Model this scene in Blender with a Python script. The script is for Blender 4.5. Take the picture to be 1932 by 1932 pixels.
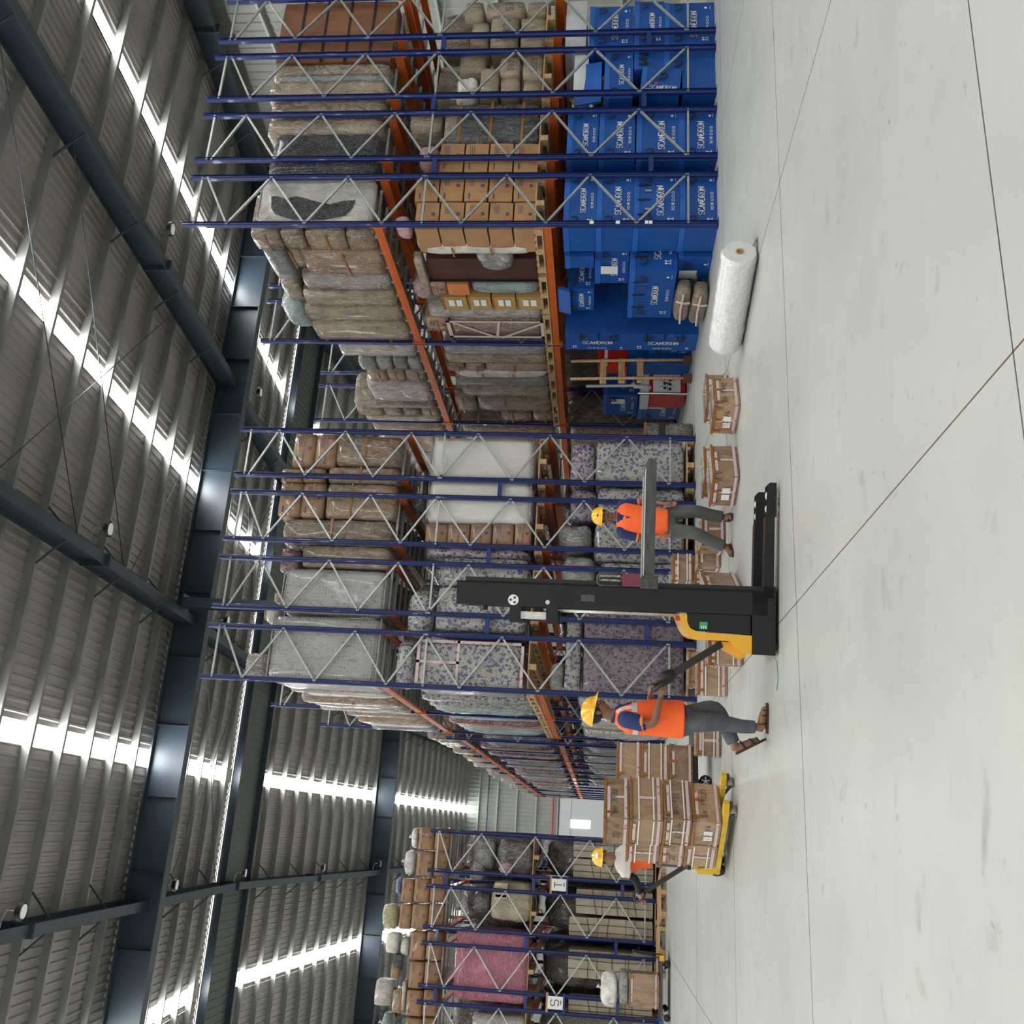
import bpy, math, random
from mathutils import Vector, Matrix, noise
R=math.radians
for o in list(bpy.data.objects): bpy.data.objects.remove(o)
sc=bpy.context.scene; col=sc.collection
# ---------------------------------------------------------------- camera (held on its side, as the photograph is)
cam_d=bpy.data.cameras.new('camera'); cam=bpy.data.objects.new('camera',cam_d); col.objects.link(cam)
cam_d.sensor_width=36; cam_d.sensor_height=36; cam_d.lens=36*1762.43/1932; cam_d.clip_end=300
RT=Vector((0.944811,-0.326388,0.028337)); UPV=Vector((-0.058952,-0.084291,0.994696)); FW=Vector((0.322268,0.94147,0.09888))
m=Matrix.Identity(4)
for i in range(3): m[i][0]=-UPV[i]; m[i][1]=RT[i]; m[i][2]=-FW[i]
m[2][3]=1.55
cam.matrix_world=m; sc.camera=cam
# ---------------------------------------------------------------- world, exposure
w=bpy.data.worlds.new('world'); sc.world=w; w.use_nodes=True
bg=w.node_tree.nodes['Background']; bg.inputs[0].default_value=(1,.97,.92,1); bg.inputs[1].default_value=1.0
vs=sc.view_settings; vs.view_transform='Standard'; vs.look='None'; vs.gamma=1; vs.exposure=.08; vs.use_curve_mapping=False
SKY_STRENGTH=28.0
# ---------------------------------------------------------------- material helpers
M={}
def nodes(name):
    mt=bpy.data.materials.new(name); mt.use_nodes=True; nt=mt.node_tree; b=nt.nodes['Principled BSDF']; M[name]=mt
    return mt,nt,b
def N(nt,t,**k):
    n=nt.nodes.new(t)
    for a,v in k.items():
        if a.startswith('i_'):
            key=a[2:].replace('_',' '); n.inputs[key].default_value=v
        else: setattr(n,a,v)
    return n
def mth(nt,op,a,b=None,c=None):
    n=nt.nodes.new('ShaderNodeMath'); n.operation=op
    for i,v in enumerate((a,b,c)):
        if v is None: continue
        if isinstance(v,(int,float)): n.inputs[i].default_value=v
        else: nt.links.new(v,n.inputs[i])
    return n.outputs[0]
def coords(nt,scale=(1,1,1),warp=0):
    tc=nt.nodes.new('ShaderNodeTexCoord'); mp=nt.nodes.new('ShaderNodeMapping'); mp.inputs['Scale'].default_value=scale
    oi=nt.nodes.new('ShaderNodeObjectInfo'); ad=nt.nodes.new('ShaderNodeVectorMath'); ad.operation='ADD'
    mu=mth(nt,'MULTIPLY',oi.outputs['Random'],37.0); nt.links.new(tc.outputs['Object'],ad.inputs[0]); nt.links.new(mu,ad.inputs[1])
    nt.links.new(ad.outputs[0],mp.inputs[0]); return mp.outputs[0]
def ramp(nt,fac,stops):
    r=nt.nodes.new('ShaderNodeValToRGB'); e=r.color_ramp.elements
    while len(e)<len(stops): e.new(.5)
    for x,(p,c) in zip(e,stops): x.position=p; x.color=(*c,1)
    nt.links.new(fac,r.inputs[0]); return r.outputs[0]
def mixc(nt,fac,a,b,mode='MIX'):
    n=nt.nodes.new('ShaderNodeMix'); n.data_type='RGBA'; n.blend_type=mode
    for s,v in ((0,fac),(6,a),(7,b)):
        if isinstance(v,(int,float)): n.inputs[s].default_value=v
        elif isinstance(v,tuple): n.inputs[s].default_value=(*v,1)
        else: nt.links.new(v,n.inputs[s])
    return n.outputs[2]
def plain(name,c,rough=.5,metal=0,vary=.0,bump=0,bscale=20,coat=0,spec=.5,stretch=(1,1,1),emit=0):
    mt,nt,b=nodes(name); b.inputs['Roughness'].default_value=rough; b.inputs['Metallic'].default_value=metal
    b.inputs['Base Color'].default_value=(*c,1); b.inputs['Coat Weight'].default_value=coat; b.inputs['Specular IOR Level'].default_value=spec
    if vary or bump:
        co=coords(nt,stretch); nz=N(nt,'ShaderNodeTexNoise',i_Scale=bscale,i_Detail=5.0); nt.links.new(co,nz.inputs['Vector'])
        if vary:
            lo=tuple(x*(1-vary) for x in c); hi=tuple(min(1,x*(1+vary)) for x in c)
            nt.links.new(ramp(nt,nz.outputs['Fac'],[(.3,lo),(.7,hi)]),b.inputs['Base Color'])
        if bump:
            bp=N(nt,'ShaderNodeBump',i_Strength=bump,i_Distance=.02); nt.links.new(nz.outputs['Fac'],bp.inputs['Height']); nt.links.new(bp.outputs[0],b.inputs['Normal'])
    if emit: b.inputs['Emission Color'].default_value=(*c,1); b.inputs['Emission Strength'].default_value=emit
    return mt
def film(name,c,c2=None,amt=.8,rough=.24,fscale=6,vary=.22,white=.10,pattern=None,axis=0):
    """things under stretch film: creases and pull lines with painted-in highlights and shade, per-object tone"""
    mt,nt,b=nodes(name); L=nt.links.new
    oi=nt.nodes.new('ShaderNodeObjectInfo')
    co=coords(nt,(1,1,1)); st=coords(nt,(1.6,1.6,.8) if axis==0 else (.6,.6,2.4)); sf=coords(nt,(7,7,1.2) if axis==0 else (1,1,7))
    n1=N(nt,'ShaderNodeTexNoise',i_Scale=fscale*.55,i_Detail=4.0,i_Roughness=.6,i_Distortion=1.6); L(st,n1.inputs['Vector'])
    n3=N(nt,'ShaderNodeTexNoise',i_Scale=fscale*1.1,i_Detail=3.0,i_Distortion=.5); L(sf,n3.inputs['Vector'])
    n2=N(nt,'ShaderNodeTexNoise',i_Scale=2.6,i_Detail=5.0); L(co,n2.inputs['Vector'])
    rid=mth(nt,'ABSOLUTE',mth(nt,'SUBTRACT',n1.outputs['Fac'],.5)); crease=ramp(nt,rid,[(0.0,(1,1,1)),(.05,(0,0,0))])
    base=pattern(nt,co) if pattern else None
    lo=tuple(x*(1-vary) for x in c); hi=tuple(min(1,x*(1+vary)) for x in c)
    cc=ramp(nt,n2.outputs['Fac'],[(.32,lo),(.68,hi)])
    if base is not None: cc=mixc(nt,.82,cc,base)
    tone=mth(nt,'MULTIPLY_ADD',oi.outputs['Random'],.5,.7)
    tv=nt.nodes.new('ShaderNodeCombineXYZ')
    for i in range(3): L(tone,tv.inputs[i])
    cc=mixc(nt,1.0,cc,tv.outputs[0],'MULTIPLY')
    fold_shade=ramp(nt,n1.outputs['Fac'],[(.28,(.62,.60,.58)),(.5,(1,1,1))]); cc=mixc(nt,1.0,cc,fold_shade,'MULTIPLY')  # shade of the folds, painted into the colour
    pull=ramp(nt,n3.outputs['Fac'],[(.60,(0,0,0)),(.72,(1,1,1))])
    f=mth(nt,'MULTIPLY',mth(nt,'MAXIMUM',mth(nt,'MULTIPLY',crease,.7),pull),min(1,white*2.8))
    cc=mixc(nt,f,cc,(.70,.69,.67))  # pale highlights on creases and pull lines, painted into the colour
    L(cc,b.inputs['Base Color'])
    b.inputs['Roughness'].default_value=rough; b.inputs['Coat Weight'].default_value=.35; b.inputs['Coat Roughness'].default_value=.08
    hgt=mth(nt,'ADD',mth(nt,'MULTIPLY',n1.outputs['Fac'],1.0),mth(nt,'MULTIPLY',n3.outputs['Fac'],.35))
    hgt=mth(nt,'ADD',hgt,mth(nt,'MULTIPLY',crease,.22))
    bp=N(nt,'ShaderNodeBump',i_Strength=min(1,amt),i_Distance=.05); L(hgt,bp.inputs['Height']); L(bp.outputs[0],b.inputs['Normal'])
    return mt
def floral_pat(c1,c2,c3):
    def f(nt,co):
        nz=N(nt,'ShaderNodeTexNoise',i_Scale=11.0,i_Detail=2.0); nt.links.new(co,nz.inputs['Vector'])
        ad=nt.nodes.new('ShaderNodeVectorMath'); ad.operation='MULTIPLY_ADD'; nt.links.new(nz.outputs['Color'],ad.inputs[0]); ad.inputs[1].default_value=(.10,.10,.10); nt.links.new(co,ad.inputs[2])
        v=N(nt,'ShaderNodeTexVoronoi',i_Scale=15.0); nt.links.new(ad.outputs[0],v.inputs['Vector'])
        v2=N(nt,'ShaderNodeTexVoronoi',i_Scale=36.0); nt.links.new(ad.outputs[0],v2.inputs['Vector'])
        a=ramp(nt,v.outputs['Distance'],[(.40,c2),(.46,c1)]); b=ramp(nt,v2.outputs['Distance'],[(.30,c3),(.38,(1,1,1))])
        return mixc(nt,1.0,a,b,'MULTIPLY')
    return f
def dots_pat(c1,c2,s):
    def f(nt,co):
        v=N(nt,'ShaderNodeTexVoronoi',i_Scale=s,i_Randomness=0.15); nt.links.new(co,v.inputs['Vector'])
        return ramp(nt,v.outputs['Distance'],[(.25,c2),(.33,c1)])
    return f
plain('steel_roof',(.42,.402,.382),.5,.35,vary=.16,bscale=.6,spec=.4)
plain('purlin',(.33,.34,.33),.42,.5,vary=.12,bscale=2)
plain('structural_blue_grey',(.045,.068,.095),.38,.1,vary=.12,bscale=1.5)
plain('wall_sheet',(.36,.385,.35),.38,.25,vary=.06,bscale=1)
plain('girt',(.5,.52,.5),.4,.4)
plain('galvanised',(.44,.47,.47),.36,.65,vary=.14,bscale=14)
plain('beam_orange',(.50,.105,.017),.36,vary=.12,bscale=5,coat=.2)
plain('pallet_wood',(.46,.31,.16),.7,vary=.28,bump=.3,bscale=9,stretch=(.5,3,3))
plain('dark_wood',(.11,.05,.03),.5,vary=.25,bscale=5,stretch=(1,6,1))
plain('black_steel',(.007,.008,.0095),.34,.2,vary=.3,bscale=4)
plain('black_plastic',(.009,.009,.010),.45)
plain('black_strap',(.008,.008,.010),.7)
plain('worn_grey',(.075,.08,.078),.42,.5,vary=.35,bscale=9,stretch=(.5,3,3))
plain('fork_edge',(.62,.62,.60),.35,.5,vary=.15,bscale=20)
plain('yellow_paint',(.74,.38,.02),.33,vary=.07,bscale=6,coat=.3)
plain('jack_yellow',(.62,.40,.03),.42,vary=.18,bscale=12)
plain('red_plastic',(.5,.02,.02),.4)
plain('wheel_grey',(.33,.31,.27),.5)
plain('rubber',(.02,.02,.02),.6)
plain('white_paper',(.76,.77,.78),.6)
plain('print_black',(.02,.02,.025),.6)
plain('print_white',(.80,.84,.90),.5)
plain('print_navy',(.06,.06,.14),.6)
plain('print_orange',(.55,.17,.04),.6)
plain('print_red',(.55,.05,.07),.6)
plain('amber_tape',(.27,.12,.03),.22,vary=.25,bscale=30,coat=.4)
plain('white_strap',(.80,.78,.72),.45)
plain('green_label',(.04,.30,.12),.5)
plain('maroon_panel',(.16,.025,.05),.4)
plain('lamp_glass',(.8,.8,.78),.4,emit=.25)
plain('blue_plastic',(.007,.072,.31),.42,vary=.14,bscale=3,bump=.05)
plain('blue_plastic_lid',(.018,.11,.44),.40,vary=.12,bscale=3)
plain('core_card',(.40,.24,.10),.7)
plain('chrome',(.6,.6,.6),.25,1)
plain('screen_glow',(.8,.85,.95),.5,emit=3.0)
plain('panel_white',(.62,.64,.66),.5)
plain('teal_cloth',(.16,.42,.42),.6)
plain('sign_paper',(.80,.80,.80),.6)
# rack upright blue with rows of punched holes
mt,nt,b=nodes('rack_blue'); L=nt.links.new
tc=nt.nodes.new('ShaderNodeTexCoord'); sp=nt.nodes.new('ShaderNodeSeparateXYZ'); L(tc.outputs['Object'],sp.inputs[0])
fz=mth(nt,'FRACT',mth(nt,'MULTIPLY',sp.outputs[2],20.0)); ax=mth(nt,'ABSOLUTE',mth(nt,'SUBTRACT',mth(nt,'ABSOLUTE',sp.outputs[0]),.022))
hole=mth(nt,'MULTIPLY',mth(nt,'LESS_THAN',fz,.34),mth(nt,'LESS_THAN',ax,.006))
L(mixc(nt,hole,(.007,.024,.145),(.003,.004,.010)),b.inputs['Base Color']); b.inputs['Roughness'].default_value=.33; b.inputs['Coat Weight'].default_value=.15
# printed adhesive tape: pale pink with red emblems
mt,nt,b=nodes('printed_tape'); L=nt.links.new
co=coords(nt); v=N(nt,'ShaderNodeTexVoronoi',i_Scale=11.0); L(co,v.inputs['Vector'])
n2=N(nt,'ShaderNodeTexNoise',i_Scale=60.0,i_Detail=2.0); L(co,n2.inputs['Vector'])
c1=ramp(nt,n2.outputs['Fac'],[(.52,(.60,.40,.42)),(.58,(.46,.13,.18))]); L(ramp(nt,v.outputs['Distance'],[(.20,(.50,.03,.05)),(.26,(.66,.50,.50))]),b.inputs['Base Color'])
c0=ramp(nt,v.outputs['Distance'],[(.17,(.50,.03,.05)),(.22,(.62,.55,.53))]); L(mixc(nt,.5,c0,c1,'MULTIPLY'),b.inputs['Base Color'])
L(mixc(nt,.35,c0,c1),b.inputs['Base Color']); b.inputs['Roughness'].default_value=.3
# film-wrapped stock
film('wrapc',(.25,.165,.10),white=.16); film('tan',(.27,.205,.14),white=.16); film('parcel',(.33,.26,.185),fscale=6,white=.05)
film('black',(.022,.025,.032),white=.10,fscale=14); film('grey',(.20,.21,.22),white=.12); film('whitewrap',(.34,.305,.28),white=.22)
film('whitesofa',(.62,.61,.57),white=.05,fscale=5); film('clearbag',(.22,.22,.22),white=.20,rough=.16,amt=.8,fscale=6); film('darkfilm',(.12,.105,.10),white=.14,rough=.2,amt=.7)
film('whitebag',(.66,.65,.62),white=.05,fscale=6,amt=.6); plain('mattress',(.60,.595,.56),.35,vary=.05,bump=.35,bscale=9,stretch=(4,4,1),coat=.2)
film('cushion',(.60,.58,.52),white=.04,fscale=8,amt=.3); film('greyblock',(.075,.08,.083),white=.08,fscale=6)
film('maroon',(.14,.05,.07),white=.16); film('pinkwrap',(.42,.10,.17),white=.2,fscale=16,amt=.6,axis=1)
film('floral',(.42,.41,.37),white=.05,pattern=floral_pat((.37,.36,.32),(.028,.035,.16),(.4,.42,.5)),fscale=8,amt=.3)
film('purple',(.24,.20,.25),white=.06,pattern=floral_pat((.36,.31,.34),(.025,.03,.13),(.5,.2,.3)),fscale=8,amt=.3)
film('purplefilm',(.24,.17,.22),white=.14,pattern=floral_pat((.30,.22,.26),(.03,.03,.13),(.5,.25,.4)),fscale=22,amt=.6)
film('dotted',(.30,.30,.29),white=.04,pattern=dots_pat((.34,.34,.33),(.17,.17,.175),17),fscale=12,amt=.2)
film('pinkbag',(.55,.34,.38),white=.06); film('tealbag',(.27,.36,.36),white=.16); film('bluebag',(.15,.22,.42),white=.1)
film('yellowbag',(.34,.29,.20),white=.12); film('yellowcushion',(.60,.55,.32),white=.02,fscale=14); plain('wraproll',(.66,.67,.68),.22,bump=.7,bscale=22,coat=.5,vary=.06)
plain('carton',(.36,.20,.09),.6,vary=.10,bscale=2.5,coat=.12); plain('carton2',(.31,.19,.115),.38,vary=.14,bscale=5,coat=.3,bump=.06); plain('carton3',(.27,.155,.075),.5,vary=.10,bscale=3,coat=.2)
film('floorcarton',(.33,.21,.125),white=.05,amt=.3,fscale=2.2,vary=.08)
plain('labelbox',(.42,.26,.09),.6,vary=.08); plain('orangebox',(.55,.20,.06),.5); plain('cream',(.38,.33,.25),.65,vary=.08,bscale=4)
plain('brown_laminate',(.055,.022,.014),.4,vary=.2,bscale=3); plain('crate',(.20,.085,.04),.4,vary=.22,bscale=2,stretch=(3,3,.5),coat=.3)
# floor: polished pale concrete with faint trowel clouds and scuffs
mt,nt,b=nodes('concrete'); L=nt.links.new
co=coords(nt,(1,1,1)); a=N(nt,'ShaderNodeTexNoise',i_Scale=.55,i_Detail=6.0,i_Roughness=.6); L(co,a.inputs['Vector'])
s2=coords(nt,(1,1.2,1)); c=N(nt,'ShaderNodeTexNoise',i_Scale=3.2,i_Detail=5.0,i_Distortion=.6); L(s2,c.inputs['Vector'])
base=ramp(nt,a.outputs['Fac'],[(.3,(.375,.392,.372)),(.7,(.44,.452,.422))])
scuff=ramp(nt,c.outputs['Fac'],[(.62,(1,1,1)),(.76,(.74,.74,.72))])
base=mixc(nt,1.0,base,scuff,'MULTIPLY')
g=N(nt,'ShaderNodeTexNoise',i_Scale=11.0,i_Detail=3.0); L(co,g.inputs['Vector']); spk=ramp(nt,g.outputs['Fac'],[(.69,(1,1,1)),(.76,(.72,.71,.68))])
L(mixc(nt,1.0,base,spk,'MULTIPLY'),b.inputs['Base Color'])
L(mth(nt,'MULTIPLY_ADD',c.outputs['Fac'],.25,.30),b.inputs['Roughness'])
# skylight sheet
mt,nt,b=nodes('skylight_sheet'); b.inputs['Emission Color'].default_value=(1,.99,.955,1); b.inputs['Emission Strength'].default_value=SKY_STRENGTH; b.inputs['Base Color'].default_value=(.8,.8,.8,1)
mt,nt,b=nodes('ridge_slit'); b.inputs['Emission Color'].default_value=(1,.99,.95,1); b.inputs['Emission Strength'].default_value=1.6
# people
def skinmat(n,c): 
    mt=plain(n,c,.48,vary=.08,bscale=12); mt.node_tree.nodes['Principled BSDF'].inputs['Subsurface Weight'].default_value=.08; return mt
skinmat('skin',(.23,.105,.06)); skinmat('skin_light',(.32,.16,.10))
plain('vest_orange',(1.0,.14,.025),.65,bump=.25,bscale=6,vary=.05); plain('navy_cloth',(.012,.025,.12),.75,bump=.2,bscale=8); plain('grey_trouser',(.085,.09,.09),.8,vary=.15,bump=.3,bscale=6)
plain('jeans',(.075,.085,.10),.8,vary=.28,bump=.3,bscale=6); plain('helmet_yellow',(.85,.46,.015),.25,coat=.4); plain('hair',(.008,.007,.007),.5,bump=.4,bscale=60)
plain('sandal',(.04,.018,.012),.5); plain('silver_band',(.62,.55,.55),.4); plain('white_cloth',(.62,.58,.55),.8,bump=.5,bscale=9); plain('dark_sleeve',(.012,.012,.018),.8); plain('eye_white',(.6,.58,.55),.3); plain('cuff_orange',(.8,.22,.05),.6)
# ---------------------------------------------------------------- mesh helpers
class MB:
    def __init__(s): s.v=[]; s.f=[]
    def add(s,vs,fs):
        n=len(s.v); s.v+= [tuple(p) for p in vs]; s.f+= [tuple(i+n for i in f) for f in fs]; return s
    def box(s,x0,x1,y0,y1,z0,z1,mx=None):
        vs=[Vector((x,y,z)) for z in (z0,z1) for y in (y0,y1) for x in (x0,x1)]
        if mx: vs=[mx@p for p in vs]
        return s.add(vs,[(0,2,3,1),(4,5,7,6),(0,1,5,4),(2,6,7,3),(0,4,6,2),(1,3,7,5)])
    def bar(s,a,b,w,h,up=(0,0,1)):
        a=Vector(a); b=Vector(b); d=(b-a).normalized(); u=Vector(up); sd=d.cross(u)
        if sd.length<1e-4: sd=d.cross(Vector((0,1,0)))
        sd.normalize(); u=sd.cross(d).normalized()
        vs=[p+sd*i*w/2+u*j*h/2 for p in (a,b) for j in (-1,1) for i in (-1,1)]
        return s.add(vs,[(0,2,3,1),(4,5,7,6),(0,1,5,4),(2,6,7,3),(0,4,6,2),(1,3,7,5)])
    def tube(s,pts,r,n=10,cap=True):
        pts=[Vector(p) for p in pts]; rs=r if isinstance(r,(list,tuple)) else [r]*len(pts); rings=[]; prev=None
        for i,p in enumerate(pts):
            d=(pts[min(i+1,len(pts)-1)]-pts[max(i-1,0)]).normalized()
            if prev is None: prev=d.orthogonal().normalized()
            u=(prev-d*prev.dot(d)).normalized(); prev=u; w=d.cross(u)
            rings.append([p+(u*math.cos(2*math.pi*k/n)+w*math.sin(2*math.pi*k/n))*rs[i] for k in range(n)])
        return s.rings(rings,cap)
    def rings(s,rings,cap=True,closed=False):
        n=len(rings[0]); vs=[p for r in rings for p in r]; fs=[]
        m=len(rings)
        for i in range(m if closed else m-1):
            j=(i+1)%m
            for k in range(n): fs.append((i*n+k,i*n+(k+1)%n,j*n+(k+1)%n,j*n+k))
        if cap and not closed: fs.append(tuple(reversed(range(n)))); fs.append(tuple((m-1)*n+k for k in range(n)))
        return s.add(vs,fs)
    def prism(s,poly,a,b):
        """poly: list of Vector points; a,b: offset vectors"""
        a=Vector(a); b=Vector(b); n=len(poly); vs=[Vector(p)+a for p in poly]+[Vector(p)+b for p in poly]
        return s.add(vs,[tuple(reversed(range(n))),tuple(range(n,2*n))]+[(k,(k+1)%n,n+(k+1)%n,n+k) for k in range(n)])
    def quad(s,o,u,v): o=Vector(o);u=Vector(u);v=Vector(v); return s.add([o,o+u,o+u+v,o+v],[(0,1,2,3)])
    def ell(s,c,r,mx=None,nu=16,nv=10):
        c=Vector(c); vs=[];fs=[]
        for j in range(nv+1):
            t=math.pi*j/nv
            for i in range(nu):
                p=2*math.pi*i/nu; q=Vector((r[0]*math.sin(t)*math.cos(p),r[1]*math.sin(t)*math.sin(p),r[2]*math.cos(t)))
                vs.append(c+(mx@q if mx else q))
        for j in range(nv):
            for i in range(nu): fs.append((j*nu+i,(j+1)*nu+i,(j+1)*nu+(i+1)%nu,j*nu+(i+1)%nu))
        return s.add(vs,fs)
    def mesh(s,name,smooth=False):
        me=bpy.data.meshes.new(name); me.from_pydata(s.v,[],s.f); me.update()
        if smooth:
            for p in me.polygons: p.use_smooth=True
        return me
    def build(s,name,mat,parent=None,smooth=False,loc=None):
        return link(name,s.mesh(name,smooth),mat,parent,loc)
def link(name,me,mat=None,parent=None,loc=None):
    o=bpy.data.objects.new(name,me); col.objects.link(o)
    if mat:
        if not me.materials: me.materials.append(M[mat])
    if parent: o.parent=parent
    if loc: o.location=loc
    return o
def thing(name,label,cat,loc=(0,0,0),rz=0,group=None):
    o=bpy.data.objects.new(name,None); col.objects.link(o); o.location=loc; o.rotation_euler=(0,0,rz); o.empty_display_size=.1
    return tag(o,label,cat,group)
def tag(o,label,cat,group=None,kind=None):
    o['label']=label; o['category']=cat
    if group: o['group']=group
    if kind: o['kind']=kind
    return o
def struct(o): o['kind']='structure'; return o
def copy_tree(o,parent=None):
    c=o.copy(); col.objects.link(c); c.parent=parent
    for ch in list(o.children): copy_tree(ch,c)
    return c
def soft(w,d,h,n=(6,4,6),rnd=10,amp=.012,seed=0,freq=2.5):
    """closed box w x d x h standing on z=0, rounded corners, soft bulges"""
    idx={};vs=[];fs=[]
    def V_(i,j,k):
        key=(i,j,k)
        if key not in idx:
            c=Vector((2*i/n[0]-1,2*j/n[1]-1,2*k/n[2]-1)); mx=max(abs(c.x),abs(c.y),abs(c.z))
            pn=(abs(c.x)**rnd+abs(c.y)**rnd+abs(c.z)**rnd)**(1/rnd); c=c*(mx/pn)
            p=Vector((c.x*w/2,c.y*d/2,(c.z+1)*h/2))
            q=noise.noise_vector(p*freq+Vector((seed*3.1,seed*1.7,seed)))*amp
            if k==0: q.z=0; 
            idx[key]=len(vs); vs.append(p+q)
        return idx[key]
    a,b,c=n
    for i in range(a):
        for j in range(b): fs+= [(V_(i,j,0),V_(i,j+1,0),V_(i+1,j+1,0),V_(i+1,j,0)),(V_(i,j,c),V_(i+1,j,c),V_(i+1,j+1,c),V_(i,j+1,c))]
        for k in range(c): fs+= [(V_(i,0,k),V_(i+1,0,k),V_(i+1,0,k+1),V_(i,0,k+1)),(V_(i,b,k),V_(i,b,k+1),V_(i+1,b,k+1),V_(i+1,b,k))]
    for j in range(b):
        for k in range(c): fs+= [(V_(0,j,k),V_(0,j,k+1),V_(0,j+1,k+1),V_(0,j+1,k)),(V_(a,j,k),V_(a,j+1,k),V_(a,j+1,k+1),V_(a,j,k+1))]
    mb=MB(); mb.v=[tuple(p) for p in vs]; mb.f=fs; return mb
# stroke lettering: letters on a 0..1 x 0..1.4 cell
GL={'S':[[(1,1.25),(.8,1.4),(.2,1.4),(0,1.25),(0,.85),(.2,.72),(.8,.68),(1,.55),(1,.15),(.8,0),(.2,0),(0,.15)]],
'C':[[(1,1.2),(.8,1.4),(.2,1.4),(0,1.2),(0,.2),(.2,0),(.8,0),(1,.2)]],'A':[[(0,0),(.5,1.4),(1,0)]],'N':[[(0,0),(0,1.4),(1,0),(1,1.4)]],
'D':[[(0,1.4),(.6,1.4),(1,1.1),(1,.3),(.6,0),(0,0)],[(0,.9),(0,.5)]],'R':[[(0,0),(0,1.4),(.8,1.4),(1,1.2),(1,.85),(.8,.7),(0,.7)],[(.5,.7),(1,0)]],
'O':[[(.2,0),(0,.2),(0,1.2),(.2,1.4),(.8,1.4),(1,1.2),(1,.2),(.8,0),(.2,0)]],'T':[[(0,1.4),(1,1.4)],[(.5,1.4),(.5,0)]],
'^':[[(.5,0),(.5,1.3)],[(.15,.95),(.5,1.4),(.85,.95)]],'_':[[(-.2,-.1),(1.2,-.1)]],
'B':[[(0,0),(0,1.4),(.7,1.4),(.9,1.1),(.7,.75),(0,.75)],[(.7,.75),(1,.4),(.7,0),(0,0)]],'H':[[(0,0),(0,1.4)],[(1,0),(1,1.4)],[(0,.7),(1,.7)]],'M':[[(0,0),(.1,1.4),(.5,.5),(.9,1.4),(1,0)]],
'7':[[(0,1.4),(1,1.4),(.4,0)]],'9':[[(1,.8),(.3,.7),(0,1),(.2,1.4),(.9,1.4),(1,.8),(.8,0)]],'2':[[(0,1.1),(.3,1.4),(.8,1.4),(1,1),(0,0),(1,0)]],'3':[[(0,1.3),(.6,1.4),(1,1.1),(.5,.75),(1,.4),(.6,0),(0,.15)]],
'6':[[(.9,1.4),(.2,.8),(0,.3),(.4,0),(.9,.2),(.8,.6),(.1,.5)]],'1':[[(.3,1.1),(.6,1.4),(.6,0)]],'5':[[(1,1.4),(.1,1.4),(0,.8),(.8,.8),(1,.4),(.7,0),(0,.1)]],'/':[[(0,0),(1,1.4)]],' ':[]}
def strokes(mb,txt,o,u,v,h,t,gap=.35,wd=.55,jit=0):
    """txt drawn from o along u, upward v; h letter height, t stroke"""
    o=Vector(o);u=Vector(u);v=Vector(v); x=0; rr=random.Random(len(txt)*7+int(abs(o.x)*100))
    for ch in txt:
        for ln in GL.get(ch,[]):
            P_=[o+u*(x+p[0]*h*wd+rr.uniform(-jit,jit)*h)+v*(p[1]*h/1.4+rr.uniform(-jit,jit)*h) for p in ln]
            for a,b in zip(P_,P_[1:]):
                d=(b-a)
                if d.length<1e-6: continue
                d.normalize(); nrm=u.cross(v); s=nrm.cross(d)*t/2; e=d*t*.4
                mb.add([a-e-s,b+e-s,b+e+s,a-e+s],[(0,1,2,3)])
        x+=h*(wd+gap)
    return x
def ringq(mb,c,u,v,r,t,n=14):
    c=Vector(c);u=Vector(u);v=Vector(v)
    for k in range(n):
        a=2*math.pi*k/n; b=2*math.pi*(k+1)/n
        p=[c+(u*math.cos(q)+v*math.sin(q))*rr for q,rr in ((a,r),(b,r),(b,r-t),(a,r-t))]; mb.add(p,[(0,1,2,3)])
# ---------------------------------------------------------------- the building
XL,XR,YN,YF,RID,ZR,SL=-30.0,20.4,-16.0,70.0,33.5,14.55,.1
def roof_z(y): return ZR-SL*abs(RID-y)
fl=MB().box(XL,XR,YN,YF,-.2,0).build('floor','concrete'); struct(fl)
k=0
for x in (-26.9,-22.8,-18.6,-14.5,-10.4,-6.3,-2.2,1.86,5.92,10.0,14.1,18.2):
    k+=1; struct(MB().box(x-.004,x+.004,YN,YF,0,.0012).build('trim_%d'%k,'dark_wood' if k==8 else 'worn_grey'))
for y in (-.75,3.355,7.49,11.36,15.5,19.6,23.7,27.8,32,36,40,44,48,52,56,60,64):
    k+=1; struct(MB().box(XL,XR,y-.004,y+.004,0,.0012).build('trim_%d'%k,'worn_grey'))
TRIM=k
# roof sheet, ribs run down the slope; gaps where the translucent strips lie
STRIPS=[-26.9,-19.9,-12.9,-5.65,1.27,9.2,16.0]; SWD=.46
ceil=thing('ceiling','x','x'); del ceil['label']; del ceil['category']; struct(ceil)
def sheet(x0,x1,y0,y1,name):
    mb=MB(); x=x0; P=[]
    while x<x1-1e-3:
        P+= [(x,0),(x+.11,0),(x+.135,-.035),(x+.185,-.035),(x+.21,0)]; x+=.21
    P=[(min(a,x1),b) for a,b in P]+[(x1,0)]
    vs=[(a,y,roof_z(y)+b) for y in (y0,y1) for a,b in P]; n=len(P)
    mb.add(vs,[(i,i+1,n+i+1,n+i) for i in range(n-1)]); return mb.build(name,'steel_roof',ceil)
edges=[XL]+[e for s in STRIPS for e in (s-SWD/2,s+SWD/2)]+[XR]
for i in range(0,len(edges),2):
    sheet(edges[i],edges[i+1],YN,RID,'roof_sheet'); sheet(edges[i],edges[i+1],RID+.06,YF,'roof_sheet')
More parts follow.
